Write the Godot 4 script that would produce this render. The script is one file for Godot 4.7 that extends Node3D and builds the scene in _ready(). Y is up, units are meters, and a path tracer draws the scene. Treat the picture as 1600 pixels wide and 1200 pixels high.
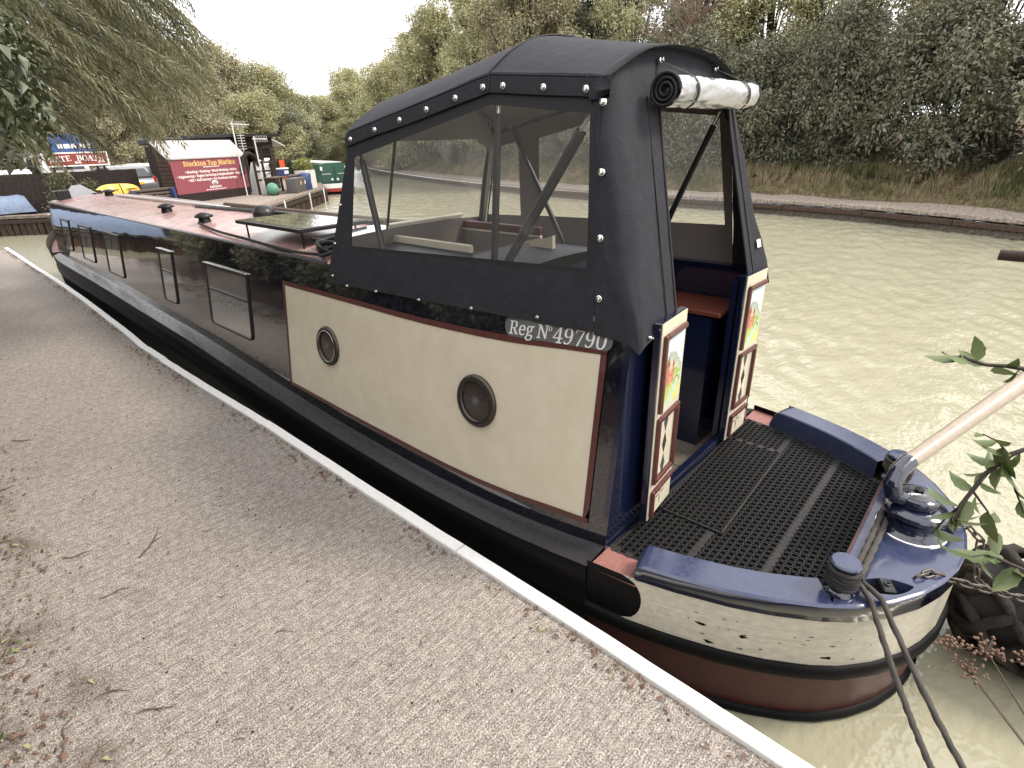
extends Node3D

var rng := RandomNumberGenerator.new()
var mats := {}
var names := {}

# ---------------------------------------------------------------- geometry collector
class G:
	var st := SurfaceTool.new()
	var flat := false
	func _init(f := false):
		st.begin(Mesh.PRIMITIVE_TRIANGLES); flat = f
		st.set_smooth_group(-1 if f else 0)
	func tri(a: Vector3, b: Vector3, c: Vector3):
		st.add_vertex(a); st.add_vertex(b); st.add_vertex(c)
	func quad(a: Vector3, b: Vector3, c: Vector3, d: Vector3):
		tri(a, b, c); tri(a, c, d)
	func cquad(a: Vector3, b: Vector3, c: Vector3, d: Vector3, ca: Color, cb: Color, cc: Color, cd: Color):
		for e in [[a, ca], [b, cb], [c, cc], [a, ca], [c, cc], [d, cd]]:
			st.set_color(e[1]); st.add_vertex(e[0])
	func box(c: Vector3, s: Vector3, bs := Basis.IDENTITY, bev := 0.0):
		st.set_smooth_group(-1)
		var h := s * 0.5
		var b: float = minf(bev, minf(h.x, minf(h.y, h.z)) * 0.9)
		if b <= 0.0:
			for ax in 3:
				for sg in [-1.0, 1.0]:
					var u := (ax + 1) % 3; var v := (ax + 2) % 3
					var q := []
					for k in [[-1, -1], [-1, 1], [1, 1], [1, -1]]:
						var p := Vector3.ZERO
						p[ax] = h[ax] * sg; p[u] = h[u] * k[0] * sg; p[v] = h[v] * k[1]
						q.append(c + bs * p)
					quad(q[0], q[1], q[2], q[3])
		else:
			var pt := func(sx, sy, sz, ax):
				var p := Vector3(sx * h.x, sy * h.y, sz * h.z)
				for k in 3:
					if k != ax: p[k] -= signf(p[k]) * b
				return c + bs * p
			for ax in 3:
				var u := (ax + 1) % 3; var v := (ax + 2) % 3
				for sg in [-1.0, 1.0]:
					var q := []
					for k in [[-1, -1], [-1, 1], [1, 1], [1, -1]]:
						var s3 := Vector3.ONE
						s3[ax] = sg; s3[u] = k[0] * sg; s3[v] = k[1]
						q.append(pt.call(s3.x, s3.y, s3.z, ax))
					quad(q[0], q[1], q[2], q[3])
				for su in [-1.0, 1.0]:
					for sv in [-1.0, 1.0]:
						var s1 := Vector3.ONE; s1[ax] = -1; s1[u] = su; s1[v] = sv
						var s2 := s1; s2[ax] = 1
						var a: Vector3 = pt.call(s1.x, s1.y, s1.z, u); var bb: Vector3 = pt.call(s2.x, s2.y, s2.z, u)
						var cc: Vector3 = pt.call(s2.x, s2.y, s2.z, v); var d: Vector3 = pt.call(s1.x, s1.y, s1.z, v)
						if su * sv > 0: quad(a, bb, cc, d)
						else: quad(d, cc, bb, a)
			for sx in [-1.0, 1.0]:
				for sy in [-1.0, 1.0]:
					for sz in [-1.0, 1.0]:
						var a: Vector3 = pt.call(sx, sy, sz, 0); var bb: Vector3 = pt.call(sx, sy, sz, 1); var cc: Vector3 = pt.call(sx, sy, sz, 2)
						if sx * sy * sz > 0: tri(a, cc, bb)
						else: tri(a, bb, cc)
		st.set_smooth_group(-1 if flat else 0)
	func rings(rs: Array, closed := true, caps := true, hard := false):
		for i in rs.size() - 1:
			var a: PackedVector3Array = rs[i]; var b: PackedVector3Array = rs[i + 1]
			var n := a.size()
			for k in (n if closed else n - 1):
				var k2 := (k + 1) % n
				if hard: st.set_smooth_group(k + 1)
				quad(a[k], a[k2], b[k2], b[k])
		if caps and closed:
			st.set_smooth_group(-1)
			for e in [rs[0], rs[rs.size() - 1]]:
				var c := Vector3.ZERO
				for p in e: c += p
				c /= e.size()
				for k in e.size():
					if e == rs[0]: tri(c, e[(k + 1) % e.size()], e[k])
					else: tri(c, e[k], e[(k + 1) % e.size()])
			st.set_smooth_group(-1 if flat else 0)
	func tube(pts: Array, r, sides := 8, caps := true, lobes := 0, twist := 0.0):
		var rs := []
		var up := Vector3.UP
		var n := Vector3.ZERO
		var run := 0.0
		for i in pts.size():
			var p: Vector3 = pts[i]
			var t: Vector3 = (pts[mini(i + 1, pts.size() - 1)] - pts[maxi(i - 1, 0)]).normalized()
			if n == Vector3.ZERO:
				n = t.cross(up if absf(t.y) < 0.9 else Vector3.RIGHT).normalized()
			else:
				n = (n - t * n.dot(t)).normalized()
			var b := t.cross(n)
			if i > 0: run += p.distance_to(pts[i - 1])
			var rad: float = r[i] if r is Array or r is PackedFloat32Array else r
			var ring := PackedVector3Array()
			for k in sides:
				var a := TAU * k / sides
				var q := rad
				if lobes > 0: q *= 1.0 + 0.2 * cos(lobes * (a - twist * run))
				ring.append(p + (n * cos(a) + b * sin(a)) * q)
			rs.append(ring)
		rings(rs, true, caps)
	func lathe(prof: Array, xf: Transform3D, sides := 20, hard := false):
		# prof: [r, y] pairs, axis = local y
		if hard: st.set_smooth_group(-1)
		for i in prof.size() - 1:
			for k in sides:
				var a0 := TAU * k / sides; var a1 := TAU * (k + 1) / sides
				var p := func(e, a): return xf * Vector3(e[0] * cos(a), e[1], e[0] * sin(a))
				var a: Vector3 = p.call(prof[i], a0); var b: Vector3 = p.call(prof[i], a1)
				var c: Vector3 = p.call(prof[i + 1], a1); var d: Vector3 = p.call(prof[i + 1], a0)
				if prof[i][0] > 0.0001: tri(a, b, c)
				if prof[i + 1][0] > 0.0001: tri(a, c, d)
		st.set_smooth_group(-1 if flat else 0)
	func plate(poly: PackedVector2Array, th: float, xf: Transform3D):
		st.set_smooth_group(-1)
		var ix := Geometry2D.triangulate_polygon(poly)
		for i in range(0, ix.size(), 3):
			var a := poly[ix[i]]; var b := poly[ix[i + 1]]; var c := poly[ix[i + 2]]
			tri(xf * Vector3(a.x, a.y, th), xf * Vector3(b.x, b.y, th), xf * Vector3(c.x, c.y, th))
			tri(xf * Vector3(a.x, a.y, 0), xf * Vector3(c.x, c.y, 0), xf * Vector3(b.x, b.y, 0))
		for i in poly.size():
			var a := poly[i]; var b := poly[(i + 1) % poly.size()]
			quad(xf * Vector3(a.x, a.y, 0), xf * Vector3(b.x, b.y, 0), xf * Vector3(b.x, b.y, th), xf * Vector3(a.x, a.y, th))
		st.set_smooth_group(-1 if flat else 0)
	# a grid surface f(u, v) with u, v in 0..1
	func grid(nu: int, nv: int, f: Callable, flip := false):
		var rows := []
		for i in nu + 1:
			var row := PackedVector3Array()
			for j in nv + 1: row.append(f.call(float(i) / nu, float(j) / nv))
			rows.append(row)
		for i in nu:
			for j in nv:
				if flip: quad(rows[i][j], rows[i][j + 1], rows[i + 1][j + 1], rows[i + 1][j])
				else: quad(rows[i][j], rows[i + 1][j], rows[i + 1][j + 1], rows[i][j + 1])
	func mesh() -> ArrayMesh:
		st.generate_normals()
		return st.commit()

# ---------------------------------------------------------------- scene helpers
func numbered(called: String) -> String:
	var n: int = names.get(called, -1) + 1
	names[called] = n
	return called if n == 0 else "%s_%03d" % [called, n]
func obj(called: String, g, m: Material, parent: Node = null, xf := Transform3D.IDENTITY) -> MeshInstance3D:
	var o := MeshInstance3D.new()
	o.mesh = g.mesh() if g is G else g
	o.material_override = m
	o.transform = xf
	if parent == null:
		o.name = numbered(called); add_child(o)
	else:
		o.name = called; parent.add_child(o, true)
	return o
func tag(o: Node, label: String, category: String, group := "") -> Node:
	o.set_meta("label", label); o.set_meta("category", category)
	if group: o.set_meta("group", group)
	return o
func thing(called: String, label: String, category: String, at := Vector3.ZERO, turn := 0.0, group := "") -> Node3D:
	var o := Node3D.new()
	o.name = numbered(called); add_child(o)
	o.position = at; o.rotation.y = turn
	tag(o, label, category, group)
	return o
func struct(called: String, g, m: Material) -> MeshInstance3D:
	var o := obj(called, g, m); o.set_meta("kind", "structure"); return o
func scatter(called: String, mesh: Mesh, m: Material, xfs: Array, cols: Array, parent: Node = null) -> MultiMeshInstance3D:
	var mm := MultiMesh.new()
	mm.transform_format = MultiMesh.TRANSFORM_3D
	mm.use_colors = not cols.is_empty()
	mm.mesh = mesh
	mm.instance_count = xfs.size()
	for i in xfs.size():
		mm.set_instance_transform(i, xfs[i])
		if not cols.is_empty(): mm.set_instance_color(i, cols[i])
	var o := MultiMeshInstance3D.new()
	o.multimesh = mm; o.material_override = m
	if parent == null:
		o.name = numbered(called); add_child(o)
	else:
		o.name = called; parent.add_child(o, true)
	return o
func interp(tab: Array, z: float) -> float:      # tab sorted by rising key
	if z <= tab[0][0]: return tab[0][1]
	for i in tab.size() - 1:
		if z <= tab[i + 1][0]:
			return lerpf(tab[i][1], tab[i + 1][1], (z - tab[i][0]) / (tab[i + 1][0] - tab[i][0]))
	return tab[-1][1]
func soft(tab: Array, z: float, w := 0.35) -> float:
	return (interp(tab, z - w) + 2.0 * interp(tab, z) + interp(tab, z + w)) * 0.25

func bake(srcs: Array, xfs: Array, cols: Array) -> ArrayMesh:
	# join many transformed copies of small meshes (xfs and cols hold one list for each source mesh)
	var V := PackedVector3Array(); var N := PackedVector3Array(); var C := PackedColorArray()
	for i in srcs.size():
		var ar: Array = (srcs[i] as ArrayMesh).surface_get_arrays(0)
		var sv: PackedVector3Array = ar[Mesh.ARRAY_VERTEX]; var sn: PackedVector3Array = ar[Mesh.ARRAY_NORMAL]; var sc: PackedColorArray = ar[Mesh.ARRAY_COLOR]
		var si = ar[Mesh.ARRAY_INDEX]
		if si != null and si.size() > 0:
			var a := PackedVector3Array(); var b := PackedVector3Array(); var c := PackedColorArray()
			for q in si: a.append(sv[q]); b.append(sn[q]); c.append(sc[q])
			sv = a; sn = b; sc = c
		for k in xfs[i].size():
			var t: Transform3D = xfs[i][k]
			V.append_array(t * sv)
			N.append_array(Transform3D(t.basis.orthonormalized() * Basis.from_scale(Vector3.ONE * signf(t.basis.determinant())), Vector3.ZERO) * sn)
			var col: Color = cols[i][k]
			for q in sc: C.append(Color(q.r * col.r, q.g * col.g, q.b * col.b))
	var arr := []; arr.resize(Mesh.ARRAY_MAX)
	arr[Mesh.ARRAY_VERTEX] = V; arr[Mesh.ARRAY_NORMAL] = N; arr[Mesh.ARRAY_COLOR] = C
	var m := ArrayMesh.new(); m.add_surface_from_arrays(Mesh.PRIMITIVE_TRIANGLES, arr)
	return m

# ---------------------------------------------------------------- materials
func mat(key: String, r: float, g: float, b: float, rough := 0.6, o := {}) -> StandardMaterial3D:
	if mats.has(key): return mats[key]
	var m := StandardMaterial3D.new()
	m.albedo_color = Color(r, g, b).linear_to_srgb()
	m.roughness = rough
	m.metallic = o.get("metal", 0.0)
	m.metallic_specular = o.get("spec", 0.5)
	if o.has("cc"): m.clearcoat_enabled = true; m.clearcoat = o.cc; m.clearcoat_roughness = o.get("ccr", 0.05)
	if o.has("tex"): m.albedo_texture = o.tex
	if o.has("rtex"): m.roughness_texture = o.rtex
	if o.has("nrm"): m.normal_enabled = true; m.normal_texture = o.nrm; m.normal_scale = o.get("ns", 1.0)
	if o.has("tri"):
		m.uv1_triplanar = true; m.uv1_world_triplanar = o.get("world", true); m.uv1_scale = Vector3.ONE * o.tri if not (o.tri is Vector3) else o.tri
	if o.has("rim"): m.rim_enabled = true; m.rim = o.rim; m.rim_tint = 0.5
	if o.has("back"): m.backlight_enabled = true; m.backlight = o.back.linear_to_srgb()
	if o.get("vc", false): m.vertex_color_use_as_albedo = true
	if o.has("alpha"): m.transparency = BaseMaterial3D.TRANSPARENCY_ALPHA; m.albedo_color.a = o.alpha
	m.cull_mode = BaseMaterial3D.CULL_DISABLED
	mats[key] = m
	return m
func field(w: int, h: int, freq: float, oct: int, sd: int, sx := 1, sy := 1) -> PackedByteArray:
	# seamless noise as bytes; sx / sy stretch it along one axis
	var n := FastNoiseLite.new()
	n.noise_type = FastNoiseLite.TYPE_SIMPLEX_SMOOTH
	n.seed = sd; n.frequency = freq; n.fractal_octaves = oct
	var im := n.get_seamless_image(w / sx, h / sy)
	im.convert(Image.FORMAT_L8)
	if sx > 1 or sy > 1: im.resize(w, h, Image.INTERPOLATE_CUBIC)
	return im.get_data()
func tone(w: int, h: int, layers: Array, lo: Color, hi: Color) -> ImageTexture:
	# layers: [bytes, weight]; weights sum to 1; colour runs from lo to hi (multipliers, sRGB)
	var out := PackedByteArray(); out.resize(w * h * 3)
	for i in w * h:
		var v := 0.0
		for l in layers: v += l[0][i] * l[1]
		v = clampf((v / 255.0 - 0.5) * 1.5 + 0.5, 0.0, 1.0)
		out[i * 3] = int(255 * lerpf(lo.r, hi.r, v)); out[i * 3 + 1] = int(255 * lerpf(lo.g, hi.g, v)); out[i * 3 + 2] = int(255 * lerpf(lo.b, hi.b, v))
	return ImageTexture.create_from_image(Image.create_from_data(w, h, false, Image.FORMAT_RGB8, out))
func bump(w: int, h: int, layers: Array, k: float) -> ImageTexture:
	var out := PackedByteArray(); out.resize(w * h * 4)
	for i in w * h:
		var v := 0.0
		for l in layers: v += l[0][i] * l[1]
		var q := int(clampf(v, 0, 255))
		out[i * 4] = q; out[i * 4 + 1] = q; out[i * 4 + 2] = q; out[i * 4 + 3] = 255
	var im := Image.create_from_data(w, h, false, Image.FORMAT_RGBA8, out)
	im.bump_map_to_normal_map(k)
	return ImageTexture.create_from_image(im)

# ---------------------------------------------------------------- measured curves of the boat (z forward is negative)
var GUN := [[-14.7, 1.02], [-13.6, 0.9], [-12.8, 0.81], [-11.8, 0.765], [-8.88, 0.727], [-6.63, 0.667], [-5.04, 0.629], [-3.55, 0.552], [-2.35, 0.502], [-1.24, 0.495], [-0.48, 0.538], [0.0, 0.618], [1.3, 0.62]]
var HALF := [[-14.7, 0.02], [-14.5, 0.2], [-14.1, 0.45], [-13.6, 0.68], [-13.0, 0.86], [-12.3, 0.98], [-11.5, 1.035], [-11.0, 1.04], [0.0, 1.04], [0.2, 1.01], [0.4, 0.955], [0.6, 0.885], [0.75, 0.815], [0.9, 0.725], [1.0, 0.645], [1.1, 0.53], [1.18, 0.4], [1.23, 0.28], [1.265, 0.15], [1.28, 0.0]]
const SLOPE := 0.1333
func gun(z: float) -> float: return soft(GUN, z, 0.3) if z < -0.3 else interp(GUN, z)
func side_x(y: float) -> float: return -0.892 + SLOPE * (y - 0.62)
var SB := Basis(Vector3(0, 0, 1), Vector3(0.1322, 0.9912, 0), Vector3(-0.9912, 0.1322, 0))   # x astern, y up the side, z outward
func S(z: float, y: float, off := 0.0) -> Vector3: return Vector3(side_x(y), y, z) + SB.z * off

func _ready():
	rng.seed = 4711
	# ---- camera
	var cam := Camera3D.new()
	cam.name = "camera"; add_child(cam)
	cam.position = Vector3(-2.674, 2.441, 1.102)
	cam.rotation_order = EULER_ORDER_YXZ
	cam.rotation_degrees = Vector3(-24.19, -46.71, -2.08)
	cam.fov = 70.98; cam.near = 0.05; cam.far = 900.0
	cam.current = true
	# ---- overcast sky
	var env := Environment.new()
	env.background_mode = Environment.BG_SKY
	var sk := Sky.new(); var pm := PanoramaSkyMaterial.new()
	pm.panorama = sky_image(); pm.energy_multiplier = 1.0
	sk.sky_material = pm; env.sky = sk
	env.background_energy_multiplier = 1.0
	env.tonemap_mode = Environment.TONE_MAPPER_LINEAR
	env.tonemap_exposure = 2.2
	env.sdfgi_enabled = true; env.ssao_enabled = true; env.ssil_enabled = true
	var we := WorldEnvironment.new(); we.name = "world_environment"; we.environment = env; add_child(we)
	# ---- veiled sun, from over the canal behind the stern
	var sun := DirectionalLight3D.new(); sun.name = "sun"; add_child(sun)
	sun.look_at_from_position(Vector3(7, 12, 8), Vector3.ZERO)
	sun.light_energy = 0.5; sun.light_color = Color(1.0, 0.96, 0.9); sun.light_angular_distance = 14.0; sun.shadow_enabled = true
	# ---- place
	make_materials()
	make_leaf_meshes()
	make_ground()
	make_far_bank()
	make_boat()
	make_canopy()
	make_boat_gear()
	make_marina()
	make_trees()
	make_near_plants()
	make_litter()
	for c in get_children():
		if c is GeometryInstance3D: c.cast_shadow = GeometryInstance3D.SHADOW_CASTING_SETTING_ON

func sky_image() -> ImageTexture:
	var w := 512; var h := 256
	var n := FastNoiseLite.new(); n.seed = 5; n.frequency = 1.6; n.fractal_octaves = 4
	var im := Image.create(w, h, false, Image.FORMAT_RGBF)
	for y in h:
		var el := (0.5 - (y + 0.5) / h) * PI
		for x in w:
			var az := (x + 0.5) / w * TAU
			var d := Vector3(cos(el) * cos(az), sin(el), cos(el) * sin(az))
			var v := n.get_noise_3d(d.x, d.y * 2.2, d.z)
			var t := smoothstep(0.16, 0.62, v)
			var c := Vector3(1.06, 1.05, 1.07).lerp(Vector3(0.43, 0.41, 0.47), t)
			if el < 0: c = c.lerp(Vector3(0.3, 0.29, 0.26), smoothstep(0.0, 0.15, -el))
			im.set_pixel(x, y, Color(c.x, c.y, c.z))
	return ImageTexture.create_from_image(im)

func make_materials():
	var W := 512
	var fine := field(W, W, 0.12, 2, 1)
	var mid := field(W, W, 0.025, 4, 2)
	var big := field(W, W, 0.008, 3, 3)
	var groove := field(W, W, 0.09, 2, 4, 16, 1)     # long along x (across the path)
	var groove_y := field(W, W, 0.09, 2, 4, 1, 16)
	var grit := field(W, W, 0.3, 1, 6)
	# brushed concrete
	var conc := tone(W, W, [[fine, 0.46], [grit, 0.2], [groove, 0.18], [mid, 0.16]], Color(0.27, 0.245, 0.23), Color(1.0, 1.0, 1.0))
	var conc_n := bump(W, W, [[fine, 0.3], [grit, 0.3], [groove, 0.4]], 5.0)
	mat("concrete", 0.82, 0.755, 0.695, 0.92, {"tex": conc, "nrm": conc_n, "ns": 0.8, "tri": 1.6, "vc": true})
	var earth := tone(W, W, [[fine, 0.4], [mid, 0.6]], Color(0.35, 0.3, 0.26), Color(1, 1, 1))
	mat("earth", 0.16, 0.115, 0.085, 0.95, {"tex": earth, "tri": 1.0})
	mat("gravel", 0.60, 0.54, 0.47, 0.95, {"tex": earth, "tri": 0.8})
	mat("dry_grass_ground", 0.28, 0.22, 0.12, 0.95, {"tex": earth, "tri": 0.5})
	mat("wall_concrete", 0.22, 0.20, 0.17, 0.9, {"tex": earth, "tri": 0.9})
	mat("white_paint", 0.90, 0.895, 0.88, 0.5, {"tex": tone(W, W, [[mid, 0.5], [fine, 0.5]], Color(0.92, 0.915, 0.90), Color(1, 1, 1)), "tri": 2.0})
	# canal water: silty, opaque, glossy
	var rip := bump(W, W, [[field(W, W, 0.035, 3, 11, 2, 1), 0.65], [field(W, W, 0.06, 2, 12), 0.35]], 6.0)
	mat("water", 0.335, 0.318, 0.225, 0.05, {"nrm": rip, "ns": 0.36, "tri": 0.55, "spec": 0.5})
	# boat paint
	var wear := tone(W, W, [[mid, 0.5], [big, 0.3], [fine, 0.2]], Color(0.80, 0.80, 0.80), Color(1, 1, 1))
	var wear2 := tone(W, W, [[mid, 0.45], [groove, 0.35], [fine, 0.2]], Color(0.80, 0.79, 0.79), Color(1, 1, 1))
	var rgh := tone(W, W, [[mid, 0.6], [fine, 0.4]], Color(0.4, 0.4, 0.4), Color(1, 1, 1))
	mat("navy_matt", 0.008, 0.010, 0.025, 0.55)
	mat("navy", 0.006, 0.009, 0.028, 0.14, {"spec": 0.6, "cc": 0.6, "ccr": 0.04})
	mat("navy_side", 0.006, 0.006, 0.013, 0.05, {"spec": 0.75, "cc": 1.0, "ccr": 0.02})
	mat("blue_deck", 0.050, 0.062, 0.125, 0.24, {"tex": wear, "tri": 2.5, "rtex": rgh, "spec": 0.6})
	mat("cream", 0.70, 0.64, 0.50, 0.14, {"tex": tone(W, W, [[mid, 0.35], [big, 0.55], [fine, 0.1]], Color(0.95, 0.94, 0.925), Color(1, 1, 1)), "tri": 0.9, "spec": 0.5})
	mat("cream_worn", 0.62, 0.58, 0.47, 0.35, {"tex": wear2, "tri": 1.6})
	mat("maroon", 0.12, 0.040, 0.034, 0.35, {"tex": wear, "tri": 3.0})
	mat("hull_black", 0.006, 0.0058, 0.006, 0.5, {"tex": wear2, "tri": 1.2, "spec": 0.22})
	mat("gunwale", 0.026, 0.026, 0.028, 0.42, {"tex": wear2, "tri": 1.5, "rtex": rgh})
	mat("hull_red", 0.070, 0.018, 0.015, 0.5, {"tex": wear2, "tri": 1.4})
	mat("oxide", 0.34, 0.15, 0.125, 0.5, {"tex": wear2, "tri": 3.0})
	mat("roof_red", 0.66, 0.49, 0.47, 0.20, {"tex": tone(W, W, [[big, 0.4], [mid, 0.3], [groove_y, 0.3]], Color(0.78, 0.66, 0.64), Color(1, 1, 1)), "tri": 0.6, "spec": 0.6})
	mat("glass_dark", 0.30, 0.30, 0.30, 0.02, {"metal": 0.5, "spec": 0.9, "cc": 1.0, "ccr": 0.01})
	mat("porthole_glass", 0.035, 0.025, 0.022, 0.12, {"spec": 0.5})
	mat("frame_dark", 0.03, 0.03, 0.03, 0.35, {"metal": 0.5})
	mat("brass_dark", 0.07, 0.06, 0.05, 0.38, {"metal": 0.7})
	mat("silver", 0.75, 0.74, 0.72, 0.22, {"metal": 1.0})
	mat("plate_grey", 0.22, 0.225, 0.23, 0.5, {"tex": tone(W, W, [[mid, 0.4], [fine, 0.6]], Color(0.5, 0.5, 0.5), Color(1, 1, 1)), "tri": 9.0})
	mat("letter_white", 0.72, 0.72, 0.69, 0.45)
	# canvas
	var weave := bump(W, W, [[field(W, W, 0.006, 4, 21), 0.75], [fine, 0.12], [grit, 0.13]], 10.0)
	mat("canvas", 0.031, 0.032, 0.039, 0.78, {"nrm": weave, "ns": 0.55, "tri": 1.1, "tex": wear, "spec": 0.35})
	mat("lining", 0.20, 0.175, 0.165, 0.85)
	mat("canvas_band", 0.008, 0.008, 0.011, 0.7)
	mat("vinyl", 0.92, 0.91, 0.88, 0.06, {"alpha": 0.035, "spec": 0.5, "back": Color(0.06, 0.06, 0.058)})
	mat("vinyl_roll", 0.66, 0.67, 0.69, 0.05, {"spec": 0.9, "nrm": weave, "ns": 3.5, "tri": 2.5, "cc": 1.0})
	mat("pole_black", 0.016, 0.016, 0.017, 0.35)
	mat("rubber", 0.030, 0.028, 0.027, 0.62, {"tex": rgh, "tri": 3.0})
	mat("rope_dark", 0.060, 0.053, 0.046, 0.9)
	mat("rope_black", 0.020, 0.019, 0.018, 0.75)
	mat("chain", 0.11, 0.095, 0.08, 0.42, {"metal": 0.8})
	mat("fender", 0.055, 0.046, 0.037, 0.9, {"tex": earth, "tri": 4.0})
	mat("tiller_wood", 0.46, 0.38, 0.29, 0.32, {"tex": wear, "tri": 4.0})
	mat("wood_grey", 0.20, 0.155, 0.12, 0.8, {"tex": tone(W, W, [[groove_y, 0.6], [fine, 0.4]], Color(0.5, 0.48, 0.45), Color(1, 1, 1)), "tri": 1.5})
	mat("brown_wood", 0.055, 0.032, 0.022, 0.75, {"tex": tone(W, W, [[groove_y, 0.6], [fine, 0.4]], Color(0.55, 0.5, 0.48), Color(1, 1, 1)), "tri": 1.0})
	mat("dark_fence", 0.042, 0.028, 0.025, 0.85, {"tex": earth, "tri": 0.8})
	mat("pile_wood", 0.12, 0.075, 0.05, 0.85, {"tex": earth, "tri": 0.9})
	mat("seat_wood", 0.17, 0.045, 0.028, 0.4, {"tex": wear2, "tri": 2.0})
	mat("floor_wood", 0.18, 0.15, 0.12, 0.7, {"tex": wear2, "tri": 2.0})
	mat("solar", 0.035, 0.036, 0.045, 0.12, {"cc": 1.0, "ccr": 0.02})
	mat("grey_sheet", 0.33, 0.33, 0.34, 0.6, {"tex": wear, "tri": 2.0})
	mat("coping", 0.42, 0.36, 0.30, 0.85, {"tex": earth, "tri": 0.7})
	mat("felt", 0.55, 0.53, 0.51, 0.85, {"tex": wear, "tri": 1.0})
	mat("burgundy", 0.26, 0.075, 0.095, 0.45)
	mat("sign_red", 0.28, 0.05, 0.035, 0.5)
	mat("gold", 0.78, 0.55, 0.20, 0.5)
	mat("sign_white", 0.85, 0.84, 0.8, 0.5)
	mat("sign_blue", 0.045, 0.10, 0.28, 0.5)
	mat("tarp_blue", 0.22, 0.29, 0.43, 0.6, {"tex": wear2, "tri": 0.7, "nrm": weave, "ns": 1.5})
	mat("yellow", 0.80, 0.49, 0.06, 0.4)
	mat("car_white", 0.75, 0.75, 0.74, 0.25, {"cc": 1.0})
	mat("car_grey", 0.20, 0.20, 0.205, 0.25, {"cc": 1.0, "metal": 0.4})
	mat("car_glass", 0.02, 0.022, 0.024, 0.04, {"spec": 0.8})
	mat("black_plastic", 0.018, 0.018, 0.018, 0.5)
	mat("tail_red", 0.4, 0.02, 0.015, 0.25)
	mat("boat_green", 0.022, 0.085, 0.055, 0.3)
	mat("boat_red", 0.42, 0.05, 0.035, 0.4)
	mat("pale_grey", 0.62, 0.61, 0.58, 0.6)
	mat("orange_cloth", 0.62, 0.09, 0.03, 0.7)
	mat("tank_grey", 0.13, 0.125, 0.12, 0.55, {"tex": wear2, "tri": 1.0})
	mat("barrel_blue", 0.03, 0.055, 0.16, 0.45)
	mat("green_drum", 0.10, 0.27, 0.18, 0.5)
	# plants
	mat("bark", 0.10, 0.08, 0.06, 0.9, {"tex": earth, "tri": 2.5})
	for e in [["leaf", 1, 1, 1], ["leaf_dark", 0.165, 0.166, 0.112], ["leaf_mid", 0.29, 0.295, 0.20], ["leaf_light", 0.46, 0.45, 0.265], ["leaf_olive", 0.41, 0.375, 0.25]]:
		mat(e[0], e[1], e[2], e[3], 0.5, {"vc": true, "back": Color(0.12, 0.125, 0.055)})
	mat("leaf_near", 1, 1, 1, 0.42, {"vc": true, "back": Color(0.10, 0.13, 0.05), "spec": 0.5})
	mat("twig", 0.13, 0.095, 0.07, 0.85)
	mat("stem_dark", 0.05, 0.035, 0.03, 0.7)
	mat("dead_leaf", 1, 1, 1, 0.8, {"vc": true})

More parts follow.
